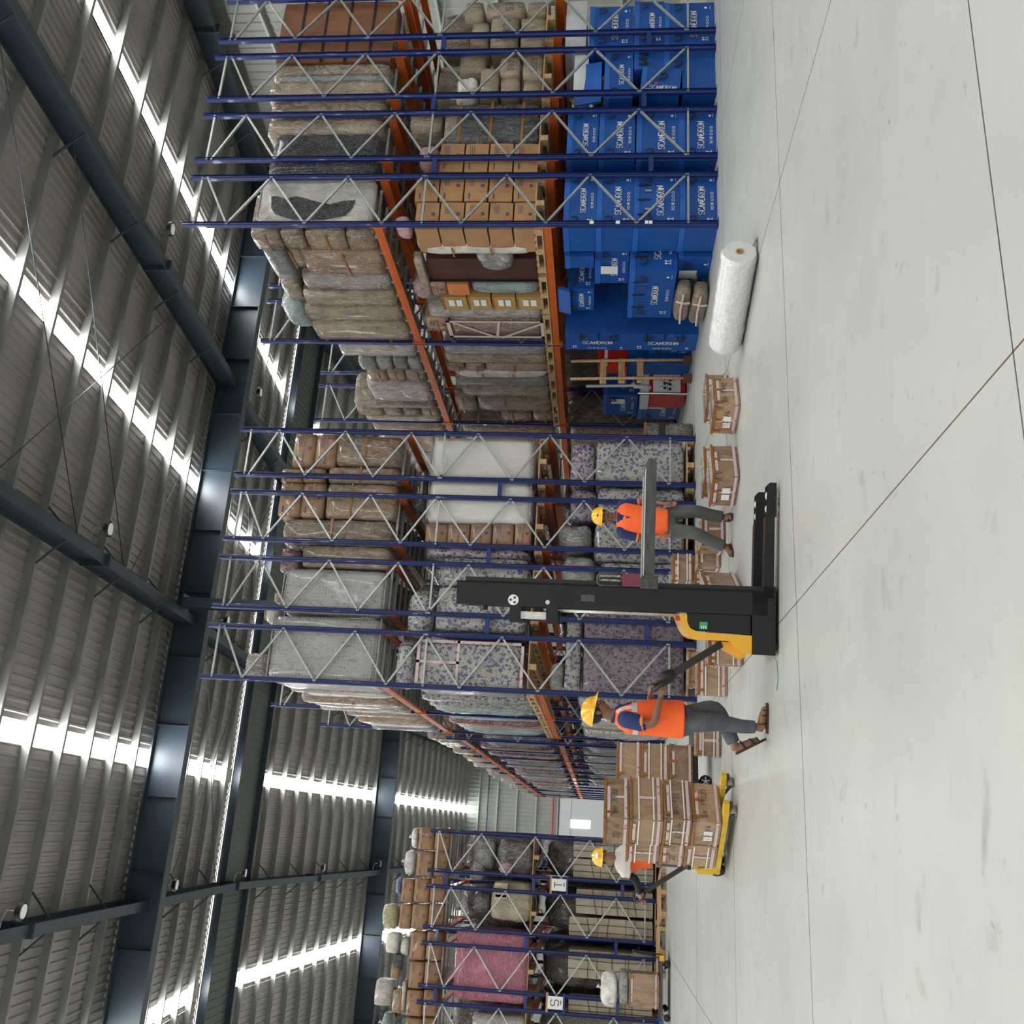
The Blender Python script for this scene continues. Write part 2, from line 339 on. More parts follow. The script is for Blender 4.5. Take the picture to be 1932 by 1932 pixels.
for i,s in enumerate(STRIPS):
    mb=MB()
    for y0,y1 in ((YN,RID-.5),(RID+2.2,YF)):
        mb.add([(s-SWD/2,y0,roof_z(y0)+.01),(s+SWD/2,y0,roof_z(y0)+.01),(s+SWD/2,y1,roof_z(y1)+.01),(s-SWD/2,y1,roof_z(y1)+.01)],[(0,1,2,3)])
    struct(mb.build('window_%d'%(i+1),'skylight_sheet'))
    mb=MB()
    for y0,y1 in ((RID-.5,RID),(RID,RID+2.2)):
        mb.add([(s-SWD/2,y0,roof_z(y0)+.012),(s+SWD/2,y0,roof_z(y0)+.012),(s+SWD/2,y1,roof_z(y1)+.012),(s-SWD/2,y1,roof_z(y1)+.012)],[(0,1,2,3)])
    mb.build('roof_sheet','steel_roof',ceil)
mb=MB()   # ridge daylight slit and ridge liner
mb.box(XL,XR,RID+.0,RID+.045,ZR-.075,ZR-.06)
struct(mb.build('window_%d'%(len(STRIPS)+1),'ridge_slit'))
mb=MB(); x=XL
while x<XR-.4:
    mb.box(x,x+.19,RID+.12,RID+2.0,ZR-.34,ZR-.32); mb.box(x+.19,x+.27,RID+.12,RID+2.0,ZR-.36,ZR-.34); x+=.27
mb.build('ridge_liner','ridge_dark' if 'ridge_dark' in M else (plain('ridge_dark',(.12,.14,.13),.5,.3) and 'ridge_dark'),ceil)
mb=MB().box(XL,XR,RID+2.0,RID+2.06,ZR-.55,ZR-.2); mb.box(XL,XR,RID+.06,RID+.12,ZR-.36,ZR-.10); mb.build('ridge_angle','structural_blue_grey',ceil)
# purlins
y=YN+.6; ys=[]
while y<YF-.3:
    if not (RID-.3<y<RID+2.3): ys.append(y)
    y+=1.4
for y in ys:
    z=roof_z(y)-.04; mb=MB(); P=[(0,0),(.07,0),(.07,-.012),(.012,-.012),(.012,-.188),(.082,-.188),(.082,-.2),(0,-.2)]
    mb.prism([Vector((XL,y+a,z+b)) for a,b in P],(0,0,0),(XR-XL,0,0)).build('purlin','purlin',ceil)
# rafters: I section with splice plates, stiffeners and fly braces
RX=[-24.4,-17.05,-9.7,-2.35,5.0,12.4,19.75]
for x in RX:
    mb=MB()
    for y0,y1 in ((YN,RID),(RID,YF)):
        a=Vector((x,y0,roof_z(y0))); b=Vector((x,y1,roof_z(y1)))
        for dz,w,h in ((-.255,.24,.018),(-.83,.24,.018)): mb.bar(a+Vector((0,0,dz)),b+Vector((0,0,dz)),w,h)
        mb.bar(a+Vector((0,0,-.54)),b+Vector((0,0,-.54)),.012,.56)
    for y in (-4,3,10.5,18.6,25,33.5,41,49,57):
        z=roof_z(y); mb.box(x-.14,x+.14,y-.03,y+.03,z-.93,z-.25)
        for sx in (-.09,.09):
            for zz in (-.88,-.7,-.5): mb.box(x+sx-.015,x+sx+.015,y-.055,y+.055,z+zz-.015,z+zz+.015)
    mb.build('rafter','structural_blue_grey',ceil)
    mb=MB()
    for i,y in enumerate(ys):
        if i%2: 
            for s in (-1,1): mb.bar((x+s*.05,y,roof_z(y)-.80),(x+s*.62,y+.02,roof_z(y)-.2),.035,.035)
    mb.build('fly_brace','structural_blue_grey',ceil)
# transfer girders across the building
for gy in (25.0,49.2):
    zt=roof_z(gy)-.22; mb=MB()
    mb.box(XL,XR,gy-.15,gy+.15,zt-.02,zt); mb.box(XL,XR,gy-.15,gy+.15,zt-.95,zt-.92); mb.box(XL,XR,gy-.008,gy+.008,zt-.92,zt-.02)
    x=XL+.7
    while x<XR: mb.box(x-.006,x+.006,gy-.14,gy+.14,zt-.92,zt-.02); x+=1.85
    mb.build('girder','structural_blue_grey',ceil)
for x,y in ((5.27,23.75),(-24.4,25),(19.75,25),(19.75,11),(19.75,40),(19.75,57)):
    mb=MB(); h=roof_z(y)-.85; w=.13
    mb.box(x-w,x+w,y-.16,y-.145,0,h); mb.box(x-w,x+w,y+.145,y+.16,0,h); mb.box(x-.006,x+.006,y-.145,y+.145,0,h); mb.box(x-.22,x+.22,y-.22,y+.22,h-.02,h)
    mb.build('column','structural_blue_grey',ceil)
for (x0,y0,x1,y1) in ((5.0,14,12.4,20.5),(12.4,14,5.0,20.5),(5.0,20.5,12.4,25),(-2.35,27,5,32),(5,27,-2.35,32),(5,18,12.4,11),(5,27,12.4,33),(12.4,27,5,33)):
    MB().tube([(x0,y0,roof_z(y0)-.5),(x1,y1,roof_z(y1)-.5)],.011,6).build('brace_rod','structural_blue_grey',ceil)
mb=MB()
for x0 in (-6,-.2,2.8,7.5,9.9,14.5):
    for i in range(len(ys)-1):
        if i%1==0 and ys[i+1]-ys[i]<1.6: mb.bar((x0,ys[i],roof_z(ys[i])-.12),(x0+.02,ys[i+1],roof_z(ys[i+1])-.12),.012,.012)
mb.build('sag_rod','purlin',ceil)
# walls: vertical ribbed sheet with horizontal girts
def ribwall(name,a,b,ztop0,ztop1,nrm,doors=()):
    a=Vector(a); b=Vector(b); d=(b-a); Ln=d.length; d.normalize(); n=Vector(nrm); P=[];s=0
    while s<Ln: P+= [(s,0),(s+.2,0),(s+.225,.03),(s+.265,.03),(s+.29,0)]; s+=.29
    P=[(min(p,Ln),q) for p,q in P]; m=len(P); mb=MB()
    vs=[a+d*p+n*q for p,q in P]+[a+d*p+n*q+Vector((0,0,ztop0(a+d*p))) for p,q in P]
    mb.add(vs,[(i,i+1,m+i+1,m+i) for i in range(m-1)]); o=mb.build(name,'wall_sheet'); struct(o); return o
wf=ribwall('wall_far',(XL,YF,0),(XR,YF,0),lambda p: roof_z(YF),0,(0,-1,0))
wr=ribwall('wall_right',(XR,YN,0),(XR,YF,0),lambda p: roof_z(p.y),0,(-1,0,0))
wl=ribwall('wall_left',(XL,YN,0),(XL,YF,0),lambda p: roof_z(p.y),0,(1,0,0))
wn=MB().box(XL,XR,YN-.1,YN,6.5,roof_z(YN)); 
for x0,x1 in ((XL,-24),(-14,-11),(-1,2),(12,XR)): wn.box(x0,x1,YN-.1,YN,0,6.5)
struct(wn.build('wall_near','wall_sheet'))
for z in (4.3,5.85,7.25,8.65,10.0): MB().bar((XL,YF-.1,z),(XR,YF-.1,z),.2,.09).build('girt','girt',wf)
MB().bar((XL,YF-.25,9.3),(XR,YF-.25,9.3),.06,.09).build('conduit','structural_blue_grey',wf)
MB().tube([(XL,YF-.3,4.62),(XR,YF-.3,4.62)],.055,8).build('sprinkler_pipe','red_plastic',wf)
for z in (1.5,3.1,4.7,6.3,7.9,9.5,11.1): MB().bar((XR-.1,YN,z),(XR-.1,YF,z),.2,.07).build('girt','girt',wr)
dr=thing('door_1','x','x',(1.6,YF-.12,0)); del dr['label']; del dr['category']; struct(dr)
MB().box(-1.9,1.9,-.06,0,0,4.15).build('door_panel','panel_white',dr); MB().box(-1.15,-.62,-.1,-.07,1.95,3.35).build('vision_panel','screen_glow',dr)
MB().box(-2.0,2.0,-.1,0,3.35,3.45).build('door_rail','panel_white',dr)
# high bay lamps
lamp=thing('high_bay_lamp','round high bay lamp','lamp')
mb=MB().tube([(0,0,.02),(0,0,.10),(0,0,.16)],[.175,.165,.05],24); mb.build('lamp_housing','black_plastic',lamp)
MB().tube([(0,0,-.004),(0,0,.025)],.125,24).build('lamp_lens','lamp_glass',lamp)
MB().tube([(0,0,.16),(0,0,.30),(-.14,0,.36),(-.30,0,.36)],.012,6).build('hanging_hook','galvanised',lamp)
LP=[(12.86,17.8,'beside the bright strip above the white wrapped sofa'),(5.46,17.8,'nearest one on the middle rafter'),(12.86,26.4,'behind the girder above the wrapped goods'),(5.46,26.8,'glimpsed through the frames of the racks behind the stacker'),
(-1.9,17.5,'at the bottom left corner of the photo'),(-1.9,26.0,'just past the near girder on the farther rafter'),(-1.9,33.2,'beside the ridge'),(-1.9,40.6,'midway down the far roof slope'),(-1.9,48.0,'by the far girder')]
for i,(x,y,l) in enumerate(LP):
    o=lamp if i==0 else copy_tree(lamp); o.location=(x,y,roof_z(y)-1.17); o.rotation_euler=(R(12),R(0),0); o['label']='high bay lamp, '+l; o['group']='high bay lamps'
    mbx=None
# ---------------------------------------------------------------- pallet racking
PW,PD=.085,.07
POST={}
def post_mesh(h):
    if h not in POST:
        P=[(-.0425,-.035),(.0425,-.035),(.0425,.02),(.03,.035),(.03,.0),(.012,-.005),(.012,-.018),(-.012,-.018),(-.012,-.005),(-.03,0),(-.03,.035),(-.0425,.02)]
        P=[(a,-b) for a,b in P]; mb=MB().prism([Vector((a,b,0)) for a,b in P],(0,0,.008),(0,0,h)); mb.box(-.075,.075,-.06,.06,0,.008); POST[h]=mb.mesh('upright_post')
    return POST[h]
def rack_row(x0,x1,ys,h,levels,label,group,bars=True,full=1,flip=0,zs=None):
    root=thing('pallet_rack',label,'pallet rack',((x0+x1)/2,ys[0],0),0,group)
    cx=(x0+x1)/2; hw=(x1-x0)/2-PW/2
    for i,y in enumerate(ys):
        yy=y-ys[0]
        for s in (-1,1): link('upright_post',post_mesh(h),'rack_blue',root,(s*hw,yy,0))
        z=zs if zs else [.46,1.2,1.92,2.56,3.2,3.85,4.5,5.08,5.7,6.3,6.95,7.55,h-.28]
        side=1 if (i+flip)%2==0 else -1; allb=MB()
        segs=[((-hw,z[0]-.02),(hw,z[0]-.02)),((-hw,h-.2),(hw,h-.2))]
        if not zs: segs.append(((-hw,4.46),(hw,4.46)))
        for a,b in zip(z,z[1:]): segs.append(((side*hw,a),(-side*hw,b))); side=-side
        for (a,za),(b_,zb) in segs:
            mb=MB().bar((a,yy,za),(b_,yy,zb),.03,.036,(0,1,0))
            if i<full: mb.build('brace','galvanised',root)
            else: allb.v+=[]; n=len(allb.v); allb.add(mb.v,mb.f)
        if i>=full: allb.build('bracing','galvanised',root)
    for a,b in zip(ys,ys[1:]):
        a-=ys[0]; b-=ys[0]
        for zt in levels:
            for s in (-1,1):
                mb=MB(); x=s*hw
                P=[(-.022,-.065),(.022,-.065),(.022,.065),(-.022,.065)]
                mb.box(x-.022,x+.022,a+.04,b-.04,zt-.13,zt); mb.box(x-.026 if s<0 else x-.018,x+.018 if s<0 else x+.026,a+.04,b-.04,zt-.085,zt-.045)
                for yy in (a+.037,b-.037): mb.box(x-.045,x+.045,yy-.012,yy+.012,zt-.19,zt+.05)
                mb.build('beam','beam_orange',root)
            if bars and zt>4:
                q=a+.35
                while q<b-.2: MB().box(-hw,hw,q-.02,q+.02,zt+.005,zt+.045).build('deck_bar','galvanised',root); q+=.42
    return root
X1,Y1,X2,Y2,X3,Y3,A_,B_=8.629,11.876,6.758,15.34,-.066,23.305,.965,.2595
P_=A_+B_
fr1=[Y1,Y1+3.65,Y1+7.3,Y1+10.95,Y1+14.6,Y1+18.25]; fr2=[Y2,Y2+3.65,Y2+7.3]
n1=['nearest the cross aisle','second from the cross aisle','third from the cross aisle','fourth from the cross aisle','at the picture edge']
for k in range(5):
    rk=rack_row(X1+k*P_,X1+k*P_+A_,fr1 if k==0 else fr1[:3],8.28,[2.61,5.22],'tall blue rack row of the blue-crate racks, '+n1[k],'tall rack rows of the blue-crate racks',flip=k,full=2 if k==0 else 1)
    if k==0:
        for z in (1.87,1.48,1.05,1.0): MB().box(-A_/2+.005,-A_/2+.06,-.045,-.043,z-.03,z+.03).build('post_label','white_paper',rk)
for z in (1.86,1.50,1.06): pass
n2=['nearest the blue crates','second from the blue crates','directly behind the mast','beside the long aisle']
for k in range(4):
    rack_row(X2-k*P_-A_,X2-k*P_,fr2,8.28,[2.61,5.22],'tall blue rack row behind the stacker, '+n2[k],'tall rack rows behind the stacker',flip=k+1,full=2 if k==3 else 1)
zl=[.4,1.04,1.68,2.32,2.96,3.6,4.24,4.88,5.25]
xa=X2-3*P_-A_
rack_row(xa,xa+A_,[24.45+2.83*i for i in range(14)],5.47,[2.56,5.12],'long run of lower blue racks with orange beams far down the aisle','low rack rows behind',bars=False,full=0,zs=zl)
rack_row(xa+P_,xa+P_+A_,[24.45+2.83*i for i in range(14)],5.47,[2.56,5.12],'second low blue rack row hidden behind the long low run','low rack rows behind',bars=False,full=0,zs=zl)
n3=['beside the long aisle','second from the long aisle','third from the long aisle','fourth from the long aisle','at the bottom edge of the photo']
for k in range(5):
    rack_row(X3-k*P_-A_,X3-k*P_,[Y3+2.8*i for i in range(3 if k else 10)],5.47,[2.87,4.98],'lower blue rack row of the letter-signed racks, '+n3[k],'rack rows of the letter-signed racks',flip=k,full=1,zs=zl)
# row spacers bolted between neighbouring rows
spc=MB().box(0,B_,-.03,.03,-.035,.035).mesh('row_spacer')
for bn,xs_,y,zz in (('blue-crate',[X1+k*P_+A_ for k in range(4)],Y1,(1.0,4.35)),('stacker-side',[X2-k*P_-A_-B_ for k in range(3)],Y2,(.75,3.4)),('letter-signed',[X3-k*P_-A_-B_ for k in range(4)],Y3,(.9,2.95,5.0))):
    for i,x in enumerate(xs_):
        for j,z in enumerate(zz):
            o=link('row_spacer',spc,'rack_blue'); o.location=(x,y-.0,z+.06*((i*2)%3)); tag(o,'short blue spacer tying two %s rack rows, gap %s %s, %s one'%(bn,['one','two','three','four'][i],'from the aisle' if bn!='stacker-side' else 'from the blue crates',['lower','upper' if len(zz)==2 else 'middle','top'][j]),'spacer','spacers tying the %s racks'%bn)
# pallets
def pallet_tree():
    root=thing('wooden_pallet','wooden pallet','pallet'); w,d=1.0,1.15
    for i in range(7): link('top_board',BRD,'pallet_wood',root,(0,-d/2+.05+i*(d-.1)/6,.118))
    for i in (-1,0,1): link('stringer',STR,'pallet_wood',root,(i*(w/2-.05),0,0))
    return root
BRD=MB().box(-.5,.5,-.05,.05,0,.02).mesh('top_board')
STR=MB().box(-.05,.05,-.575,.575,0,.022).box(-.045,.045,-.575,-.43,.022,.1).box(-.045,.045,-.07,.07,.022,.1).box(-.045,.045,.43,.575,.022,.1).box(-.05,.05,-.575,.575,.1,.118).mesh('stringer')
pal0=None
def pallet(x,y,z,label,group,rz=0,sx=1):
    global pal0
    if pal0 is None: pal0=pallet_tree(); o=pal0
    else: o=copy_tree(pal0)
    o.location=(x,y,z); o.rotation_euler=(0,0,rz); o.scale=(sx,1,1); o['label']=label; o['group']=group
for k in range(4): pallet(X1+k*P_+.5,Y1+.68,2.61,'wooden pallet under the middle-shelf load of the blue-crate racks, row %s from the aisle'%['one','two','three','four'][k],'pallets on the middle shelf of the blue-crate racks')
for i in range(5): pallet(X1+.5,Y1+1.95+i*1.2,2.61,'wooden pallet on the aisle side of the blue-crate racks, %s from the near post'%['second','third','fourth','fifth','sixth'][i],'pallets along the aisle shelf')
for k in range(4):
    pallet(X2-k*P_-.5,Y2+.68,2.61,'wooden pallet under the middle-shelf load behind the stacker, row %s from the blue crates'%['one','two','three','four'][k],'pallets on the middle shelf behind the stacker')
    pallet(X2-k*P_-.5,Y2+.68,0.01,'wooden pallet on the floor behind the stacker, row %s from the blue crates'%['one','two','three','four'][k],'floor pallets behind the stacker')
for i in range(5): pallet(xa+.5,Y2+1.95+i*1.2,2.61,'wooden pallet on the long-aisle shelf behind the stacker, %s from the near post'%['second','third','fourth','fifth','sixth'][i],'pallets along the long aisle')
for k in range(5):
    pallet(X3-k*P_-.5,Y3+.72,2.87,'wooden pallet on the shelf of the letter-signed racks, row %s from the aisle'%['one','two','three','four','five'][k],'pallets on the letter-signed racks shelf')
    pallet(X3-k*P_-.5,Y3+.72,0.01,'wooden pallet on the floor of the letter-signed racks, row %s from the aisle'%['one','two','three','four','five'][k],'floor pallets of the letter-signed racks')
pallet(-1.25,22.35,0,'empty wooden pallet on the floor before the letter-signed racks','loose pallets',.35); pallet(-2.3,22.5,0,'empty wooden pallet beside the other loose one, nearer the platform trolley, before the letter-signed racks','loose pallets',.1)
# (kind, x0, x1, y0, y1, z0, z1, label, group) in metres
ROWS=[
('whitesofa', 8.77, 9.63, 11.98, 12.12, 5.27, 7.14, 'white wrapped sofa with a dark padded panel, top shelf, nearest the aisle'),
('black', 9.72, 10.5, 11.98, 13.08, 5.27, 7.12, 'black stretch-wrapped bulky item on the top shelf beside the white sofa'),
('tan', 10.5, 10.8, 11.98, 13.08, 5.27, 7.25, 'tan film-wrapped slab touching the black wrapped item, top shelf'),
('tan', 10.84, 11.17, 11.98, 12.98, 5.27, 7.25, 'pale brown wrapped slab standing second after the black item, top shelf'),
('tan', 11.21, 11.57, 11.98, 12.98, 5.27, 7.33, 'wrapped tan panel with a crumpled top between two rack rows, top shelf'),
('grey', 11.57, 11.7, 11.98, 12.98, 5.27, 7.22, 'thin dark grey wrapped board pressed between tan panels, top shelf'),
('tan', 11.7, 11.93, 11.98, 12.98, 5.27, 7.32, 'narrow tan wrapped panel next to the strapped crate, top shelf'),
('crate', 11.94, 13.28, 11.98, 12.98, 5.27, 7.31, 'reddish brown plywood crate with dark upright straps on the top shelf'),
('carton', 8.64, 9.14, 11.98, 12.58, 2.74, 3.07, 'printed carton, column nearest the aisle post, bottom layer', 'printed cartons on the middle shelf of the blue-crate racks'),
('carton', 8.64, 9.14, 11.98, 12.58, 3.08, 3.45, 'printed carton, column nearest the aisle post, second layer', 'printed cartons on the middle shelf of the blue-crate racks'),
('carton', 8.64, 9.15, 11.98, 12.58, 3.46, 3.83, 'printed carton, column nearest the aisle post, third layer', 'printed cartons on the middle shelf of the blue-crate racks'),
('carton', 8.64, 9.15, 11.98, 12.58, 3.84, 4.22, 'printed carton, column nearest the aisle post, fourth layer', 'printed cartons on the middle shelf of the blue-crate racks'),
('carton', 8.64, 9.15, 11.98, 12.58, 4.23, 4.6, 'printed carton, column nearest the aisle post, top layer', 'printed cartons on the middle shelf of the blue-crate racks'),
('carton', 9.15, 9.66, 11.98, 12.58, 2.74, 3.1, 'printed carton, second column from the aisle post, bottom layer', 'printed cartons on the middle shelf of the blue-crate racks'),
('carton', 9.15, 9.67, 11.98, 12.58, 3.11, 3.49, 'printed carton, second column from the aisle post, second layer', 'printed cartons on the middle shelf of the blue-crate racks'),
('carton', 9.16, 9.67, 11.98, 12.58, 3.5, 3.87, 'printed carton, second column from the aisle post, third layer', 'printed cartons on the middle shelf of the blue-crate racks'),
('carton', 9.16, 9.68, 11.98, 12.58, 3.88, 4.26, 'printed carton, second column from the aisle post, fourth layer', 'printed cartons on the middle shelf of the blue-crate racks'),
('carton', 9.16, 9.68, 11.98, 12.58, 4.27, 4.65, 'printed carton, second column from the aisle post, top layer', 'printed cartons on the middle shelf of the blue-crate racks'),
('carton', 9.69, 10.25, 11.98, 12.58, 2.74, 3.13, 'printed carton, column beside the grey block, bottom layer', 'printed cartons on the middle shelf of the blue-crate racks'),
('carton', 9.7, 10.26, 11.98, 12.58, 3.14, 3.52, 'printed carton, column beside the grey block, second layer', 'printed cartons on the middle shelf of the blue-crate racks'),
('carton', 9.7, 10.26, 11.98, 12.58, 3.53, 3.91, 'printed carton, column beside the grey block, third layer', 'printed cartons on the middle shelf of the blue-crate racks'),
('carton', 9.71, 10.27, 11.98, 12.58, 3.92, 4.31, 'printed carton, column beside the grey block, fourth layer', 'printed cartons on the middle shelf of the blue-crate racks'),
('greyblock', 10.28, 11.05, 11.98, 12.98, 2.74, 4.32, 'dark grey wrapped block with three brown tape bands, middle shelf'),
('parcel', 12.78, 13.22, 11.98, 12.58, 3.81, 4.15, 'crumpled beige wrapped top parcel against the frame edge, middle shelf'),
('parcel', 12.89, 13.2, 11.98, 12.58, 3.1, 3.81, 'crumpled beige wrapped tall parcel at the top edge of the photo, middle shelf'),
('parcel', 12.87, 13.18, 11.98, 12.58, 2.74, 3.09, 'crumpled beige wrapped lower parcel at the top edge of the photo, middle shelf'),
('parcel', 12.26, 12.78, 11.98, 12.58, 3.69, 4.01, 'crumpled beige wrapped small upright parcel with a white sticker, middle shelf'),
('parcel', 12.24, 12.91, 11.98, 12.58, 3.19, 3.69, 'crumpled beige wrapped wide parcel in the middle row, middle shelf'),
('parcel', 12.23, 12.86, 11.98, 12.58, 2.72, 3.19, 'crumpled beige wrapped handwritten parcel in the middle row, middle shelf'),
('parcel', 11.68, 12.05, 11.98, 12.58, 3.69, 4.16, 'crumpled beige wrapped slumped parcel above the gap, middle shelf'),
('parcel', 11.6, 12.03, 11.98, 12.58, 3.13, 3.48, 'crumpled beige wrapped upright parcel beside the gap, middle shelf'),
('parcel', 11.55, 12.05, 11.98, 12.58, 2.75, 3.1, 'crumpled beige wrapped parcel with a black scribble, middle shelf'),
('parcel', 11.25, 11.8, 11.98, 12.58, 3.46, 3.79, 'crumpled beige wrapped parcel low in the outer column, middle shelf'),
('parcel', 11.25, 11.59, 11.98, 12.58, 3.11, 3.46, 'crumpled beige wrapped squat parcel in the bottom row, middle shelf'),
('parcel', 11.24, 11.54, 11.98, 12.58, 2.73, 3.08, 'crumpled beige wrapped parcel with a slanted pen line at the bottom, middle shelf'),
('whitebag', 11.1, 11.64, 11.98, 12.48, 3.85, 4.18, 'white tied bag outermost above the beige parcels, middle shelf'),
('whitebag', 11.23, 11.67, 11.98, 12.48, 3.81, 4.03, 'white tied bag touching the gap beside the other white bag, middle shelf'),
('board', 12.37, 13.38, 12.18, 13.38, 2.08, 2.44, 'white boards stored flat above the blue crates at the top edge of the photo'),
('board', 11.35, 12.11, 12.08, 13.28, 2.02, 2.26, 'white shelf board lying above a blue box, beside a post'),
('tan', 10.35, 10.95, 11.98, 12.58, 4.03, 4.29, 'small brown wrapped bundle on top of the grey taped block'),
('pinkbag', 9.96, 10.29, 11.98, 12.48, 4.33, 4.68, 'pink and blue wrapped roll lying above the cartons, middle shelf'),
('whitebag', 10.37, 10.66, 12.08, 12.43, 4.09, 4.29, 'clear round tub wrapped in film on the grey taped block'),
('tan', 10.58, 10.95, 11.98, 12.58, 4.33, 4.86, 'brown wrapped box high above the grey taped block, middle shelf'),
('pinkbag', 8.8, 9.02, 12.08, 12.53, 4.71, 4.96, 'pink wrapped pillow roll above the cartons by the aisle post'),
('>wrapc', 8.66, 9.46, 12.14, 12.57, 6.81, 7.28, 'film-wrapped brown carton at the aisle end of the top shelf, top in its stack'),
('>wrapc', 8.66, 9.46, 12.14, 12.57, 6.42, 6.8, 'film-wrapped brown carton at the aisle end of the top shelf, second in its stack'),
('>wrapc', 8.66, 9.46, 12.15, 12.57, 5.75, 6.41, 'film-wrapped brown carton at the aisle end of the top shelf, third in its stack'),
('>wrapc', 8.66, 9.46, 12.15, 12.57, 5.27, 5.74, 'film-wrapped brown carton at the aisle end of the top shelf, fourth in its stack'),
('>wrapc', 8.66, 9.46, 12.64, 13.3, 5.27, 6.65, 'tall tan wrapped panel pack with green straps, top shelf aisle side'),
('>grey', 8.66, 9.36, 12.57, 13.43, 6.87, 7.22, 'dark and white wrapped chair lying on top of the strapped tan pack'),
('>wrapc', 8.76, 9.36, 12.72, 13.19, 6.63, 7.02, 'small shiny brown carton on the shoulder of the strapped tan pack'),
('>whitewrap', 8.66, 9.46, 13.31, 13.72, 5.27, 6.83, 'pale wrapped mattress panel with crumpled film, top shelf aisle side'),
('>tan', 8.64, 9.34, 13.82, 14.24, 5.27, 6.97, 'brown wrapped slab with amber tape bands, top shelf aisle side'),
('>tan', 8.64, 9.34, 14.29, 14.75, 5.27, 7.09, 'second brown wrapped slab with loose amber tape ends, top shelf'),
('>tan', 8.76, 9.36, 13.67, 14.31, 6.98, 7.3, 'tan taped carton on top of the slabs, middle of the first bay'),
('>tealbag', 8.63, 9.23, 14.2, 15.14, 7.01, 7.52, 'round film-wrapped teal bundle sitting on the slabs, top shelf'),
('>tan', 8.66, 9.46, 14.86, 15.49, 5.27, 7.13, 'long tan wrapped box pack at the end of the first bay, top shelf'),
('>whitewrap', 8.66, 9.46, 15.73, 16.12, 5.27, 6.82, 'crinkled white wrapped panel just past the second post, top shelf'),
('>grey', 8.66, 9.26, 16.3, 16.7, 6.19, 6.55, 'small grey film-wrapped bundle beyond the second post, top in its stack'),
('>grey', 8.66, 9.26, 16.29, 16.7, 5.87, 6.18, 'small grey film-wrapped bundle beyond the second post, second in its stack'),
('>grey', 8.66, 9.26, 16.28, 16.69, 5.56, 5.85, 'small grey film-wrapped bundle beyond the second post, third in its stack'),
('>grey', 8.66, 9.26, 16.27, 16.68, 5.27, 5.55, 'small grey film-wrapped bundle beyond the second post, fourth in its stack'),
('>wrapc', 8.66, 9.26, 16.77, 17.2, 6.08, 6.49, 'brown wrapped box beyond the grey bundles, top in its stack, top shelf'),
('>wrapc', 8.66, 9.26, 16.76, 17.18, 5.7, 6.07, 'brown wrapped box beyond the grey bundles, second in its stack, top shelf'),
('>wrapc', 8.66, 9.26, 16.75, 17.17, 5.27, 5.69, 'brown wrapped box beyond the grey bundles, third in its stack, top shelf'),
('>whitewrap', 8.66, 9.46, 17.23, 18.17, 5.27, 6.63, 'wide pinkish white wrapped bundle in the second bay, top shelf'),
('>tan', 8.66, 9.46, 18.26, 18.5, 5.27, 7.14, 'thin tan wrapped panel near the third post, top shelf'),
('>wrapc', 8.66, 9.26, 18.58, 18.92, 6.54, 7.14, 'wrapped brown box by the third post, top in its stack, top shelf'),
('>wrapc', 8.66, 9.26, 18.56, 18.9, 6.11, 6.53, 'wrapped brown box by the third post, second in its stack, top shelf'),
('>wrapc', 8.66, 9.26, 18.54, 18.88, 5.69, 6.1, 'wrapped brown box by the third post, third in its stack, top shelf'),
('>wrapc', 8.66, 9.26, 18.53, 18.86, 5.27, 5.68, 'wrapped brown box by the third post, fourth in its stack, top shelf'),
('>whitewrap', 8.66, 9.46, 18.94, 19.2, 5.27, 7.04, 'thin white wrapped board at the third post, top shelf'),
('>cushion', 8.62, 9.42, 12.38, 12.68, 2.74, 4.66, 'long white cushion strapped upright with amber tape, middle shelf'),
('>brown', 8.71, 9.51, 12.86, 13.47, 2.74, 4.6, 'dark brown wooden cabinet lying on its back behind the white cushion'),
('>clearbag', 8.56, 8.96, 12.56, 13.01, 3.12, 3.71, 'clear plastic bag of hardware hanging on the brown cabinet'),
('>tan', 8.64, 8.84, 12.77, 13.88, 4.62, 4.76, 'long tan cardboard tube standing over the brown cabinet'),
('>carton2', 8.66, 9.36, 13.53, 13.87, 4.35, 4.69, 'small carton with pen writing above the orange box, middle shelf'),
('>orangebox', 8.66, 9.36, 13.53, 13.87, 3.96, 4.34, 'small orange brown box between a carton and a wrapped roll'),
('>tealroll', 8.66, 9.36, 13.58, 13.88, 2.74, 3.96, 'striped teal and beige roll in film, middle shelf'),
('>labelbox', 8.66, 9.36, 13.94, 14.34, 4.04, 4.49, 'ochre carton with white shipping labels, top in its stack, middle shelf'),
('>labelbox', 8.66, 9.36, 13.93, 14.33, 3.62, 4.04, 'ochre carton with white shipping labels, second in its stack, middle shelf'),
('>labelbox', 8.66, 9.36, 13.93, 14.33, 3.19, 3.61, 'ochre carton with white shipping labels, third in its stack, middle shelf'),
('>labelbox', 8.66, 9.36, 13.93, 14.32, 2.74, 3.19, 'ochre carton with white shipping labels, fourth in its stack, middle shelf'),
('>pinkbag', 8.64, 9.14, 13.6, 14.08, 4.58, 4.97, 'purple patterned round cushion in film on top of the labelled cartons'),
('>whitewrap', 8.66, 9.46, 14.38, 14.66, 2.74, 4.83, 'silver grey film-wrapped panel after the labelled cartons, middle shelf'),
('>tapeparcel', 8.64, 9.44, 14.65, 15.24, 2.74, 4.51, 'large brown parcel with crossed pink printed tape, middle shelf'),
('>carton2', 8.66, 9.36, 14.67, 15.1, 4.47, 4.92, 'carton with pink taped edges standing on the crossed-tape parcel'),
('>grey', 8.66, 9.46, 15.7, 16.02, 2.74, 4.75, 'grey film-wrapped panel just past the second post, middle shelf'),
('>tan', 8.66, 9.46, 16.06, 16.36, 2.74, 4.78, 'tan wrapped panel third past the second post, middle shelf'),
